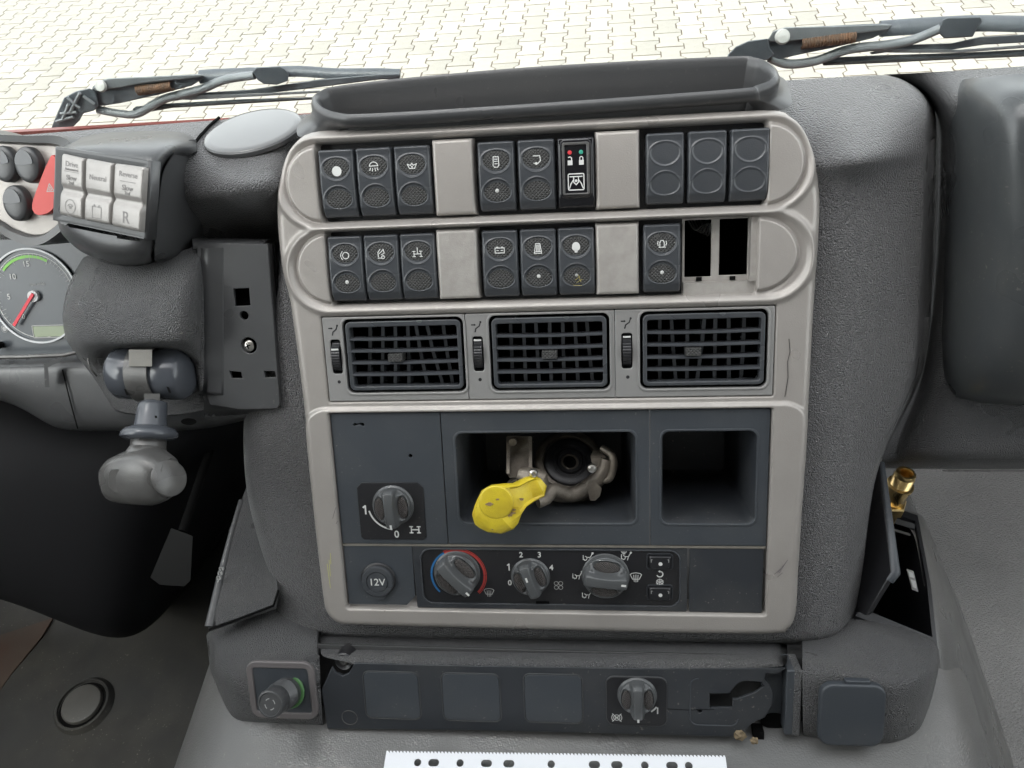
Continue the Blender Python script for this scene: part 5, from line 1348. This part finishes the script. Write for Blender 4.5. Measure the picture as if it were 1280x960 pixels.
bo = [A8(*p) for p in ((246, 306), (268, 304), (334, 305), (350, 505), (346, 511), (300, 512), (262, 506), (250, 470))]
h1 = [A8(*p) for p in ((292, 361), (311, 360), (313, 382), (293, 383))]
h2 = circ(*A8(305, 394.5), 2.9, 16); h3 = circ(*A8(311, 432), 5.4, 20)
h4 = [A8(*p) for p in ((287, 464), (301, 465), (303, 473), (289, 473))]; h5 = [A8(*p) for p in ((330, 464), (343, 464), (345, 472), (331, 472))]
BK = part('bracket_plate', plate('bracket_plate', [bo, h1, h2, h3, h4, h5], 3, M['smooth'], .5, z=-8), dash)
part('bracket_backing', plate('bracket_backing', [bo], 1, M['void'], 0, z=-19), dash)
part('bracket_side', bpatch('bracket_side', [GR((331, 303, -8.6), (340, 305, -14), (347, 307, -40)), GR((338, 380, -8.6), (347, 380, -16), (354, 380, -50)), GR((345, 450, -8.6), (354, 450, -16), (361, 450, -50)), GR((350, 505, -8.6), (358, 507, -16), (366, 509, -50)),
                                            GR((348, 511, -12), (354, 513, -20), (360, 514, -50))], M['smooth'], 5), dash)
part('bracket_top', bpatch('bracket_top', [GR((240, 296, -40), (270, 297, -40), (310, 298, -40), (345, 298, -40)), GR((240, 299, -16), (270, 300, -14), (310, 300, -14), (340, 300, -15)), GR((241, 305, -9), (270, 304, -7.4), (310, 304, -7.4), (336, 304, -9)),
                                           GR((242, 314, -9), (270, 310, -8.2), (310, 310, -8.2), (333, 310, -9))], M['smooth'], 5), dash)
part('bracket_bottom', bpatch('bracket_bottom', [GR((255, 500, -9), (300, 508, -9), (350, 508, -9)), GR((255, 512, -13), (300, 516, -14), (352, 514, -14)), GR((255, 524, -30), (300, 520, -40), (354, 516, -50))], M['smooth'], 5), dash)
s_ = part('screw', lathe('screw', [(.1, 0), (4.2, 0), (4.0, 1.0), (2.6, 1.8), (.1, 2.0)], M['steel'], 22), dash, *A8(311, 432, -12), -12)
for an in (20, 110): part('screw_slot', box('screw_slot', -2, 2, -.35, .35, 1.4, 2.1, M['void']), s_, rot=Matrix.Rotation(R(an), 3, 'Z'))

part('bracket_fillet', bpatch('bracket_fillet', [GR((248, y, -9.5), (256, y, -5.5), (266, y, -6.6), (278, y, -7.9), (284, y, -8.4)) for y in (310, 330, 370, 420, 470, 500)], M['smooth'], 5), dash)
# column shroud
part('column_shroud', bpatch('column_shroud', [
    GR((104, 322, -60), (112, 318, -30), (160, 318, -16), (206, 318, -14), (243, 310, -14), (255, 302, -28), (262, 302, -50)),
    GR((94, 338, -60), (100, 336, -14), (160, 336, 4), (206, 336, 4), (243, 326, 2), (255, 314, -14), (262, 310, -40)),
    GR((84, 360, -60), (90, 360, -6), (130, 360, 14), (196, 358, 16), (241, 350, 12), (255, 340, -8), (260, 336, -40)),
    GR((78, 384, -60), (84, 384, -4), (124, 386, 22), (192, 384, 24), (239, 378, 18), (255, 370, -6), (259, 368, -40)),
    GR((78, 405, -60), (84, 406, -4), (124, 408, 25), (190, 407, 27), (239, 404, 20), (254, 400, -6), (258, 400, -40)),
    GR((82, 424, -60), (88, 425, -6), (126, 426, 25), (190, 425, 27), (238, 424, 20), (254, 424, -6), (258, 424, -40)),
    GR((88, 434, -60), (94, 435, -10), (130, 432, 22), (190, 431, 24), (237, 430, 18), (254, 436, -6), (258, 440, -40)),
    GR((96, 446, -60), (102, 448, -18), (138, 434, 6), (190, 434, 6), (237, 436, 8), (255, 456, -6), (258, 460, -40)),
    GR((106, 460, -60), (112, 464, -30), (140, 436, -24), (190, 437, -24), (239, 440, -8), (257, 474, -6), (260, 478, -40)),
    GR((116, 474, -60), (122, 480, -36), (142, 460, -34), (190, 462, -34), (243, 468, -18), (260, 488, -8), (262, 490, -40)),
    GR((128, 492, -60), (134, 498, -34), (152, 500, -34), (196, 508, -32), (245, 506, -18), (265, 500, -10), (268, 502, -40)),
    GR((140, 510, -60), (146, 518, -36), (168, 522, -34), (204, 524, -32), (247, 518, -18), (271, 510, -12), (274, 510, -40)),
], M['grain_f'], 7), dash)
# ridge running down the left of the bracket
part('shroud_ridge', tube('shroud_ridge', crom([G(250, 312, -16), G(252, 340, -11), G(250, 380, -9), G(251, 430, -9), G(256, 478, -11), G(262, 500, -14)], 5, False), [4.5] * 25 + [3], M['grain_f'], 10), dash)
part('broken_tab', tube('broken_tab', crom([G(110, 448, -14), G(112, 458, -12), G(117, 466, -12), G(121, 470, -14)], 4, False), .6, M['satin'], 6), dash)

# ------------------------------------------------------------------ gear selector pod
e = G(180, 208, 25)
phi = R(19)
XW, YW, ZW = np.array([1., 0, 0]), np.array([0, sL, -cL]), np.array([0, cL, sL])
ex = XW * math.cos(phi) - YW * math.sin(phi)          # to the right and towards the seats
up0 = ZW; ey0 = -(YW * math.cos(phi) + XW * math.sin(phi)); tilt = R(34)
ez = ey0 * math.cos(tilt) + up0 * math.sin(tilt); ey = up0 * math.cos(tilt) - ey0 * math.sin(tilt)   # ez face normal, ey up the face
PO = G(127, 240, 18)
RP = Matrix((Vector(ex), Vector(ey), Vector(ez))).transposed()


def pf(px, py, z=0.0):
    """direction (px, py) onto the pod's own face plane, offset z along its normal -> pod coordinates"""
    r = ray(px, py); t = ((PO - CAMP) @ ez + z) / (r @ ez); q = CAMP + r * t - PO
    return (float(q @ ex), float(q @ ey), z)


for nm, p in (('tl', (76, 190)), ('tr', (180, 208)), ('bl', (74, 268)), ('br', (178, 287)), ('mid', (127, 240))): print('pod', nm, [round(v, 1) for v in pf(*p)])
gs = thing('gear_selector', 'charcoal gear selector pod with three silver push keys for drive, neutral and reverse', 'gear selector', *PO, rot=RP)


def PF(*pts): return [pf(*p) for p in pts]


part('housing', bpatch('housing', [
    PF((88, 176, -50), (104, 168, -50), (150, 164, -54), (205, 163, -58), (232, 165, -60), (248, 176, -60), (252, 190, -62)),
    PF((80, 182, -24), (94, 176, -20), (146, 172, -20), (200, 170, -24), (226, 172, -30), (240, 182, -34), (246, 192, -40)),
    PF((74, 188, -8), (84, 181, -2), (138, 180, 0), (188, 188, 0), (208, 188, -8), (214, 196, -18), (218, 202, -40)),
    PF((71, 196, -4), (78, 188, 3), (130, 193, 5), (178, 204, 5), (196, 206, 2), (203, 212, -10), (206, 216, -40)),
    PF((70, 220, -4), (75, 218, 3), (130, 222, 4), (178, 225, 4), (193, 226, 2), (200, 228, -10), (203, 230, -40)),
    PF((70, 262, -4), (75, 262, 3), (128, 262, 4), (174, 262, 4), (190, 262, 2), (197, 262, -10), (200, 262, -40)),
    PF((72, 280, -4), (78, 276, 5), (124, 284, 6), (168, 292, 6), (187, 294, 2), (194, 294, -10), (197, 294, -40)),
    PF((76, 292, -5), (84, 290, 6), (122, 302, 9), (162, 308, 8), (184, 310, 2), (192, 310, -10), (196, 310, -40)),
    PF((88, 304, -8), (96, 306, 2), (124, 318, 6), (158, 324, 4), (182, 324, -2), (191, 322, -14), (196, 320, -40)),
    PF((100, 314, -14), (108, 318, -8), (130, 328, -8), (158, 333, -9), (182, 331, -14), (192, 328, -22), (198, 325, -44)),
    PF((104, 316, -34), (112, 320, -34), (132, 329, -36), (158, 334, -38), (182, 332, -40), (192, 328, -42), (198, 325, -50)),
], M['smooth'], 7, keepf=lambda Cc: ~((Cc[..., 2] > 0) & (Cc[..., 0] > pf(74, 230)[0]) & (Cc[..., 0] < pf(184, 230)[0]) & (Cc[..., 1] < pf(127, 194)[1]) & (Cc[..., 1] > pf(127, 290)[1]))), gs)
part('side_cover', bpatch('side_cover', [
    PF((214, 196, -14), (222, 186, -26), (236, 172, -44), (250, 176, -62), (262, 190, -84)),
    PF((204, 212, -8), (216, 204, -20), (236, 190, -44), (256, 190, -64), (266, 205, -88)),
    PF((201, 230, -7), (216, 228, -20), (238, 222, -46), (262, 220, -68), (269, 235, -92)),
    PF((198, 262, -7), (214, 262, -20), (238, 260, -46), (262, 258, -68), (270, 262, -92)),
    PF((195, 296, -7), (212, 296, -20), (236, 292, -44), (254, 286, -64), (264, 288, -90)),
    PF((193, 318, -9), (210, 318, -22), (230, 314, -42), (246, 304, -60), (256, 300, -88)),
    PF((193, 327, -18), (209, 327, -28), (228, 322, -46), (243, 312, -62), (252, 306, -88)),
    PF((194, 328, -36), (209, 329, -40), (228, 324, -56), (242, 314, -72), (250, 308, -96)),
], M['smooth'], 6), gs)
fl = [pf(72, 186, -14), pf(188, 206, -14), pf(184, 296, -14), pf(72, 276, -14)]
ql = lambda s_, z: [pf(127 + (x - 127) * s_ + (0), 240 + (y - 240) * (s_ * 1.0), z)[:2] for x, y in ((74.5, 188), (183, 205), (178, 294), (71.5, 272))]
part('key_frame', plate('key_frame', [ql(1.11, 4), ql(1.0, 4)], 9, M['smooth'], 1.9, 4, z=4.6), gs)
part('key_recess', rawmesh('key_recess', [tuple(p) for p in fl], [(3, 2, 1, 0)], M['void'], 0), gs)
keys = [((77, 192), (104, 198), (102, 274), (74, 268)), ((107, 198), (140, 204), (137, 281), (105, 275)), ((143, 204), (180, 209), (175, 290), (139, 282))]
for i, q4 in enumerate(keys):
    P4 = [np.array(pf(x, y, 8)) for x, y in q4]
    w_ = 11
    def row(f, dz, ins=0.0):
        a_ = P4[0] * (1 - f) + P4[3] * f; b_ = P4[1] * (1 - f) + P4[2] * f; d_ = (b_ - a_) / np.linalg.norm(b_ - a_)
        return [tuple(a_ + (b_ - a_) * s + np.array([0, 0, dz - e_])) for s, e_ in ((0, 9), (0, .8), (.03, 0.15), (.08, 0), (.5, 0), (.92, 0), (.97, .15), (1, .8), (1, 9))]
    fs = ((0, -9), (0.0, -.9), (.02, -.2), (.05, 0.2), (.3, .2), (.45, .1), (.49, -.2), (.54, -1.3), (.58, -1.5), (.62, -.6), (.66, 0), (.7, .2), (.94, .2), (.98, -.2), (1.0, -.9), (1.0, -9))
    kb = part('key', gridmesh('key', [row(f, dz) for f, dz in fs], M['silver'], smooth=50), gs)
    cen_ = lambda f: tuple((P4[0] * (1 - f) + P4[3] * f + P4[1] * (1 - f) + P4[2] * f) / 2 + np.array([0, 0, .25]))
    kt = lambda s, f, size, dx=0: part('key_print', text(s, size, M['print'], bold=.02), kb, cen_(f)[0] + dx, cen_(f)[1], cen_(f)[2])
    if i == 0: kt('Drive', .14, 4.6); kt('Automated', .22, 2.4); kt('Slow', .36, 4.4); kt('2nd', .44, 2.8)
    if i == 1: kt('Neutral', .28, 4.4)
    if i == 2: kt('Reverse', .15, 4.4); kt('Slow', .36, 4.4); kt('2nd', .44, 2.8); kt('R', .83, 10)
    if i in (0, 2): part('key_print', strokes('key_print', [[(-6, 0), (6, 0)]], .4, M['print']), kb, cen_(.26)[0], cen_(.26)[1], cen_(.26)[2])
    if i == 0: part('key_print', strokes('key_print', [circ(0, 0, 4.2, 18) + [(4.2, 0)], arc(0, -.5, 2, 20, 160), ('fill', circ(0, -.5, 1, 10)), [(-2, -5.6), (2, -5.6)]], .45, M['print']), kb, *cen_(.83))
    if i == 1: part('key_print', strokes('key_print', [[(-3.6, 3), (3.6, 3), (3.6, -3.6), (-3.6, -3.6), (-3.6, 3)], [(-2.6, 3), (-2, 4.2), (-1, 3)], [(1, 3), (2, 4.2), (2.8, 3)]], .45, M['print']), kb, *cen_(.83))

# ------------------------------------------------------------------ instrument cluster and button panel at the far left
pan = thing('button_panel', 'grey-beige panel with three round buttons and a red hazard key, left of the selector pod', 'button panel', *G(30, 230, -20))
oc = G(30, 230, -20)


def Q(px, py, n=-20): q = G(px, py, n); return (float(q[0] - oc[0]), float(q[1] - oc[1]))


po = crom([Q(-60, 176), Q(0, 179), (Q(40, 181)), Q(80, 186), Q(96, 220), Q(86, 262), Q(64, 288), Q(44, 294), Q(20, 287), Q(0, 275), Q(-60, 240)], 5)
part('panel', plate('panel', [po], 3, M['taupe'], .6, z=0), pan)
hood = crom([Q(-60, 163), Q(0, 168), (Q(40, 170)), Q(90, 174), Q(110, 220), Q(96, 272), Q(68, 300), Q(44, 307), Q(18, 298), Q(0, 287), Q(-60, 250)], 5)
part('panel_hood', loft('panel_hood', [[(x, y, -34) for x, y in hood], [(x, y, -2) for x, y in hood], [(x * .985, y * .985, 3) for x, y in hood], [(x * .95 + po_[0] * .05 - x * 0, y * .95 + po_[1] * .05, 5) for (x, y), po_ in zip(hood, po)],
                                       [(x * .2 + a_ * .8, y * .2 + b_ * .8, 4) for (x, y), (a_, b_) in zip(hood, po)], [(a_, b_, .2) for a_, b_ in po], [(a_, b_, -3) for a_, b_ in po]], M['smooth'], False, 50), pan)
for k, (x, y, rx, ry) in enumerate(((4, 205, 8.6, 11.5), (34, 206, 8.6, 11.5), (19, 254, 8.6, 11.5))):
    qx, qy = Q(x, y, -14)
    b_ = part('round_button', loft('round_button', [[(px_ * s, py_ * s, z) for px_, py_ in circ(0, 0, rx, 32, ry)] for s, z in ((1.02, 0), (1.02, 4), (.98, 6), (.92, 6.6), (.7, 7.2), (.3, 7.4), (.02, 7.5))], M['smooth'], True, 60), pan, qx, qy, .2)
    part('button_lens', loft('button_lens', [[(px_, py_, z) for px_, py_ in [(rx * .72 * math.cos(R(a)), ry * .72 * math.sin(R(a)) * (1 if math.sin(R(a)) > 0 else .15)) for a in range(0, 360, 15)]] for z in (7.0, 7.9)], M['switch'], True, 30), b_, -.8, 1.0, 0)
hz_ = crom([Q(73, 194), Q(66, 204), Q(56, 228), Q(47, 254), Q(49, 266), Q(58, 269), Q(72, 262), Q(80, 240), Q(80, 210)], 5)
hk = part('hazard_key', loft('hazard_key', [[(x, y, 0) for x, y in hz_], [(x, y, 4) for x, y in hz_], [(x * .98 + .3, y * .985, 5.2) for x, y in hz_]], M['red'], True, 45), pan)
part('triangle_print', strokes('triangle_print', [[(-2.6, -2.2), (2.6, -2.2), (0, 2.8), (-2.6, -2.2)], [(-1.1, -1.3), (1.1, -1.3), (0, .9), (-1.1, -1.3)]], .45, M['silver']), hk, *Q(63, 235, -15), 5.3)

gc = G(44, 370, -62)
gd = thing('tachometer', 'round tachometer with red needle, green arc and small grey-green display', 'gauge', *gc)
def T_(px, py, n=-62): q = G(px, py, n); return (float(q[0] - gc[0]), float(q[1] - gc[1]))


face = mat('dial_face', (0.05, 0.058, 0.066), 0.3, mott=.3, mscale=20, mcol=(.08, .088, .095))
part('cluster_face', plate('cluster_face', [[T_(-80, 290), T_(40, 285), T_(140, 300), T_(140, 470), T_(-80, 470)]], 3, face, .3, z=-1), gd)
part('dial', lathe('dial', [(.1, 0), (34.5, 0), (34.5, -1)], face, 64), gd)
for r0, r1, z, mm in ((34.3, 35.6, 1.4, 'satin'), (31.2, 31.6, .3, 'dim')):
    part('dial_ring', plate('dial_ring', [circ(0, 0, r1, 72), circ(0, 0, r0, 72)], 1.2 if z > 1 else .3, mat('ring_white', (.55, .56, .57), .35) if z > 1 else M['white'], 0, z=z), gd)
tk = []
for k in range(0, 41):
    an = R(228 - k * 5.6); r0 = 28.6 if k % 5 else 26.5; tk.append([(r0 * math.cos(an), r0 * math.sin(an)), (31 * math.cos(an), 31 * math.sin(an))])
part('tick_print', strokes('tick_print', tk, .35, M['dim']), gd, 0, 0, .3)
part('green_arc', strokes('green_arc', [arc(0, 0, 29.2, 62, 136, 20)], 2.0, M['green']), gd, 0, 0, .36)
for s__, px, py, sz in (('15', 33, 330, 6), ('10', 16, 346, 6), ('5', 11.5, 371, 6), ('0', 30, 396, 5), ('rpm x100', 47, 355, 3.0)):
    part('number_print', text(s__, sz, M['white'] if sz > 4 else M['dim']), gd, *T_(px, py), .4)
part('needle_hub', lathe('needle_hub', [(.1, 0), (4.4, 0), (4.2, 2.6), (.1, 3)], mat('hub_white', (.5, .5, .5), .4), 28), gd, 0, 0, .3)
n0 = np.array([1.5, 2.0]); n1 = np.array(T_(22, 406)); dd = (n1 - n0) / np.linalg.norm(n1 - n0); nn = np.array([-dd[1], dd[0]])
part('needle', loft('needle', [[tuple(n0 + nn * 1.1) + (z,), tuple(n1 + nn * 1.1 + 0) + (z,), tuple(n1 - nn * 1.1) + (z,), tuple(n0 - nn * 1.1) + (z,)] for z in (3.5, 4.4)], M['needle'], True, 20), gd)
l0, l1 = T_(44, 421), T_(83, 407)
part('display', plate('display', [rr(l0[0], l1[0], l0[1], l1[1], .5)], .6, M['lcd'], 0, z=.6), gd)
part('display_frame', plate('display_frame', [rr(l0[0] - 1, l1[0] + 1, l0[1] - 1, l1[1] + 1, 1), rr(l0[0] - .3, l1[0] + .3, l0[1] - .3, l1[1] + .3, .6)], .5, M['dim'], 0, z=.7), gd)
part('lamp_print', strokes('lamp_print', [('fill', circ(0, 0, 1.8, 14)), arc(0, 0, 2.6, 0, 360, 16)], .3, M['dim']), gd, *T_(6, 411), .2)
part('reset_pin', lathe('reset_pin', [(.1, 0), (2.6, 0), (2.4, 8), (.1, 8.4)], M['void'], 14), gd, *T_(2, 431), 0)
# visor wall between the dial and the column
part('cluster_visor', bpatch('cluster_visor', [
    GR((66, 296, -22), (56, 298, -40), (44, 300, -60)), GR((96, 300, -22), (76, 310, -44), (58, 318, -61)), GR((112, 330, -30), (90, 350, -46), (74, 350, -61)),
    GR((110, 380, -30), (94, 390, -48), (86, 388, -61)), GR((112, 430, -30), (98, 432, -48), (93, 432, -61)), GR((112, 450, -30), (100, 446, -48), (95, 446, -61))], M['smooth'], 6), gd)

# ------------------------------------------------------------------ stalk lever
lc = G(190, 466, 0)
lv = thing('stalk_lever', 'grey stalk lever hanging from the column, with barrel pivot and worn T-shaped grip', 'lever', *lc)


def J(px, py, n): return G(px, py, n) - lc


def capsule(name, x0, x1, r0, rm, m_, y=466, n=-2, sq=1.0):
    a_, b_ = J(x0, y, n), J(x1, y, n); rings = []
    for f, r in ((0, r0 * .55), (.06, r0 * .85), (.18, r0), (.5, rm), (.82, r0), (.94, r0 * .85), (1, r0 * .55)):
        p = a_ + (b_ - a_) * f; rings.append([tuple(p + np.array([0, r * math.cos(t_) * sq, r * math.sin(t_)])) for t_ in np.linspace(0, 2 * PI, 32, endpoint=False)])
    return part(name, loft(name, rings, M[m_], True, 60), lv)


gl = M['smooth']
M['barrel'] = mat('barrel_plastic', (0.06, 0.065, 0.075), 0.22, fine=.1, rvar=.06)
capsule('barrel', 143, 190, 17.5, 18.0, 'barrel'); capsule('barrel', 184, 238, 17.5, 17.5, 'barrel', 467)
rings = []
for an in range(-70, 111, 10):
    t_ = R(an); rings.append([tuple(J(x, 466, -2) + np.array([0, r * math.sin(t_), r * math.cos(t_)])) for x, r in ((175, 18.2), (203, 18.2), (203, 19.4), (175, 19.4))])
part('strap', loft('strap', rings, M['satin'], True, 35), lv)
part('strap_plate', loft('strap_plate', [[tuple(J(x, y, n)) for x, n in ((161, 12), (190, 12), (190, 18), (161, 18))] for y in (437, 444, 458)], mat('pale_satin', (.22, .21, .19), .45, metal=.3, fine=.4), True, 30), lv)
for x, y in ((155, 486), (208, 483)):
    part('slot', loft('slot', [[tuple(J(x + dx, y + dy, 14 + z)) for dx, dy in ((0, 0), (3, 1), (6, 8), (3, 8))] for z in (-1, 1.5)], M['void'], True, 20), lv)
part('pin', loft('pin', [[tuple(J(x, y, n)) for x, n in ((180, 12), (200, 12), (200, 18), (180, 18))] for y in (492, 503)], M['satin'], True, 30), lv)


def stem(name, secs, m_, sm_=50):
    rings = []
    for (x, y, n, rx, rn) in secs:
        p = J(x, y, n); rings.append([tuple(p + np.array([rx * math.cos(t_), rn * .38 * math.sin(t_), rn * .92 * math.sin(t_)])) for t_ in np.linspace(0, 2 * PI, 32, endpoint=False)])
    return part(name, loft(name, rings, M[m_], True, sm_), lv)


stem('neck', [(191, 500, 14, 5, 5), (192, 503, 15, 8.4, 8), (191, 506, 16, 9, 9), (189, 522, 20, 9.6, 9.6), (188, 536, 24, 10.4, 10)], 'barrel')
stem('collar', [(188, 532, 23, 10, 10), (188, 536, 24, 15, 15), (187, 541, 25, 17.4, 17), (186, 546, 26.5, 17.4, 17), (186, 550, 28, 14, 14)], 'barrel', 60)
stem('neck_ring', [(186, 548, 27, 10.6, 10.6), (185, 562, 31, 10.8, 10.8)], 'satin')
stem('grip_neck', [(185, 558, 30, 10.8, 10.6), (183, 565, 33, 12.2, 12), (181, 574, 36, 14, 12)], 'satin')
part('hole', strokes('hole', [('fill', circ(0, 0, .9, 10))], 1, M['void']), lv, *J(195, 521, 31))
# T grip, its long axis to the left and a round cap facing right
ga, gb = J(136, 597, 36), J(214, 597, 46); rings = []
for f, ry, rn, dy in ((0, 7, 8, 0), (.03, 11, 12, 0), (.10, 13.6, 14, 0), (.25, 15.6, 15, .5), (.45, 17, 15.5, 1.2), (.62, 17.6, 15.5, 1.4), (.74, 17.5, 15, 1.0), (.84, 16, 14.5, .6), (.93, 13.8, 13, 0), (1, 12, 11, 0)):
    p = ga + (gb - ga) * f
    rg = []
    for t_ in np.linspace(0, 2 * PI, 40, endpoint=False):
        c_, s_2 = math.cos(t_), math.sin(t_); rg.append(tuple(p + np.array([0, dy + ry * abs(c_) ** .68 * (1 if c_ > 0 else -1), rn * abs(s_2) ** .7 * (1 if s_2 > 0 else -1)])))
    rings.append(rg)
grip = part('grip', loft('grip', rings, M['satin'], True, 60), lv)
part('grip_cap', lathe('grip_cap', [(.1, 0), (11.2, 0), (11.4, 1.4), (10.4, 2.2), (.1, 2.6)], M['satin'], 36), lv, *J(210, 598, 52), Matrix.Rotation(R(62), 3, 'Y') @ Matrix.Rotation(R(-20), 3, 'X'))
part('rocker_inlay', loft('rocker_inlay', [[tuple(J(137 + (x - 137) * s + 13 * (1 - s), 600 + (y - 600) * s, n)) for x, y in ((135, 594), (138, 587), (146, 586), (172, 588), (176, 592), (180, 618), (176, 620), (142, 616), (136, 608))] for s, n in ((1, 49), (1, 54.0), (.95, 54.8))], M['satin'], True, 30), lv)

# ------------------------------------------------------------------ windscreen wipers
def wiper(lab, arm0, arm1, Yw, pts):
    c = K(*arm0, Yw); t = thing('windscreen_wiper', lab, 'wiper', *c, 0) if False else thing('windscreen_wiper', lab, 'wiper', *c, group='windscreen wipers')
    W = lambda px, py, dY=0: tuple(K(px, py, Yw + dY) - c)

    def slab(name, quads, m_, th=9, bw=1.0):
        me = loft(name, [[W(x, y, d) for x, y in q] for q in quads for d in (0,)] if False else [[W(x, y, d) for x, y in quads] for d in (-th / 2, th / 2)], m_, True, 30)
        return bev(part(name, me, t), bw)
    return t, W, slab


# left wiper
t, W, slab = wiper('black windscreen wiper with rusty spring outside the glass, on the left', (100, 120), (350, 90), 420, None)
slab('arm_base', [(64, 160), (72, 140), (80, 122), (95, 114), (112, 110), (120, 115), (124, 132), (118, 138), (104, 142), (100, 150), (92, 158), (80, 163)], M['wiper'], 30)
for a_, b_ in (((84, 122), (100, 135)), ((100, 116), (88, 140)), ((76, 142), (96, 140)), ((70, 152), (92, 146)), ((104, 120), (118, 130)), ((86, 130), (78, 150))):
    part('rib', tube('rib', [W(*a_, -17), W(*b_, -17)], 1.6, M['wiper_l'], 6), t)
slab('arm_channel', [(112, 120), (116, 108), (130, 99), (150, 97), (200, 95), (245, 93), (256, 97), (240, 107), (200, 118), (150, 129), (124, 133)], M['wiper'], 22)
slab('arm_cover', [(116, 111), (122, 103), (134, 98), (200, 95), (250, 92.5), (256, 95), (230, 99), (180, 104), (130, 113), (120, 114)], M['wiper_l'], 30)
part('bolt_cap', lathe('bolt_cap', [(.1, 0), (5.5, 0), (4.8, 3), (.1, 4)], M['cap_w'], 16), t, *W(127, 108, -18))
sp = []
for k in range(120):
    an = k * .9; f = k / 119; p = np.array(W(172 + 44 * f, 113 - 6 * f, -12)); sp.append(p + np.array([0, 4.2 * math.cos(an), 4.2 * math.sin(an)]))
part('spring', tube('spring', sp, 1.1, M['spring'], 5), t)
part('arm_rod', tube('arm_rod', crom([W(250, 96), W(290, 93), W(320, 91), W(372, 89), (W(420, 92)), (W(470, 92)), W(500, 93)], 4, False), [7, 7, 7, 6.5, 6.5, 6, 6, 6] + [5.5] * 17, M['wiper'], 8, flat=.6), t)
slab('clamp', [(316, 90), (320, 84), (350, 83), (356, 86), (361, 92), (360, 101), (346, 106), (330, 105), (322, 100)], M['wiper'], 26)
part('hose', tube('hose', crom([W(122, 137, -8), W(150, 142, -8), W(172, 142, -8), W(205, 124, -8), W(250, 112, -8), W(280, 100, -8), W(318, 94, -8)], 6, False), 4.0, M['wiper_l'], 8), t)
slab('blade_bridge', [(206, 126), (215, 121), (250, 116), (312, 112), (340, 108), (400, 99), (470, 93), (500, 92), (500, 97), (470, 100), (400, 109), (340, 116), (260, 119), (220, 126)], M['wiper'], 10)
slab('blade_rail', [(212, 124), (240, 119), (320, 117), (400, 113), (400, 116), (330, 120), (240, 125)], M['wiper_l'], 14, .5)
slab('rubber_blade', [(165, 137), (170, 133), (215, 129), (300, 124), (400, 121), (400, 124), (300, 130), (215, 135), (170, 143)], M['wiper'], 8)
slab('rubber_lip', [(166, 139), (215, 132), (300, 127), (400, 122), (400, 123.5), (300, 129), (215, 134.5), (168, 142)], M['trimdark'], 13, .4)
# right wiper
t, W, slab = wiper('black windscreen wiper with pale bolt cap outside the glass, on the right', (980, 50), (1200, 30), 420, None)
slab('arm_base', [(910, 68), (920, 58), (936, 51), (960, 48), (962, 60), (968, 68), (960, 75), (930, 80), (905, 84)], M['wiper'], 30)
slab('arm_channel', [(958, 52), (966, 40), (980, 35), (1060, 31), (1108, 29), (1112, 38), (1090, 48), (1040, 60), (1000, 68), (966, 76)], M['wiper'], 22)
slab('arm_cover', [(961, 48), (966, 39), (982, 34), (1060, 32), (1106, 30), (1116, 31), (1108, 38), (1070, 42), (1020, 48), (975, 53), (962, 52)], M['wiper_l'], 30)
part('bolt_cap', lathe('bolt_cap', [(.1, 0), (6.5, 0), (5.6, 3), (.1, 4)], M['cap_w'], 16), t, *W(978, 46, -18))
sp = []
for k in range(130):
    an = k * .9; f = k / 129; p = np.array(W(1002 + 66 * f, 53 - 8 * f, -12)); sp.append(p + np.array([0, 5.0 * math.cos(an), 5.0 * math.sin(an)]))
part('spring', tube('spring', sp, 1.2, M['spring'], 5), t)
part('arm_rod', tube('arm_rod', crom([W(1100, 36), W(1140, 33), W(1175, 31), W(1225, 29), (W(1290, 30)), (W(1380, 30))], 4, False), 7.5, M['wiper'], 8, flat=.6), t)
slab('clamp', [(1175, 34), (1178, 25), (1184, 22), (1226, 21), (1228, 26), (1222, 34), (1216, 46), (1180, 48), (1174, 42)], M['wiper'], 26)
part('hose', tube('hose', crom([W(962, 72, -8), W(985, 80, -8), W(1020, 76, -8), W(1060, 62, -8), W(1110, 56, -8), W(1140, 50, -8), W(1175, 36, -8)], 6, False), 4.2, M['wiper_l'], 8), t)
slab('blade_bridge', [(1086, 66), (1100, 62), (1130, 56), (1190, 54), (1225, 46), (1300, 42), (1380, 40), (1380, 50), (1300, 52), (1230, 56), (1190, 62), (1120, 64), (1090, 68)], M['wiper'], 10)
slab('blade_rail', [(1088, 65), (1120, 61), (1200, 62), (1280, 56), (1380, 54), (1380, 57), (1280, 60), (1200, 66), (1120, 66)], M['wiper_l'], 14, .5)
slab('rubber_blade', [(1027, 76), (1034, 72), (1100, 69), (1200, 66), (1300, 61), (1380, 60), (1380, 66), (1300, 70), (1200, 74), (1100, 79), (1030, 82)], M['wiper'], 8)
slab('rubber_lip', [(1028, 79), (1100, 75), (1200, 71), (1300, 67), (1380, 64), (1380, 66), (1300, 70), (1200, 74), (1100, 79), (1029, 82)], M['trimdark'], 13, .4)
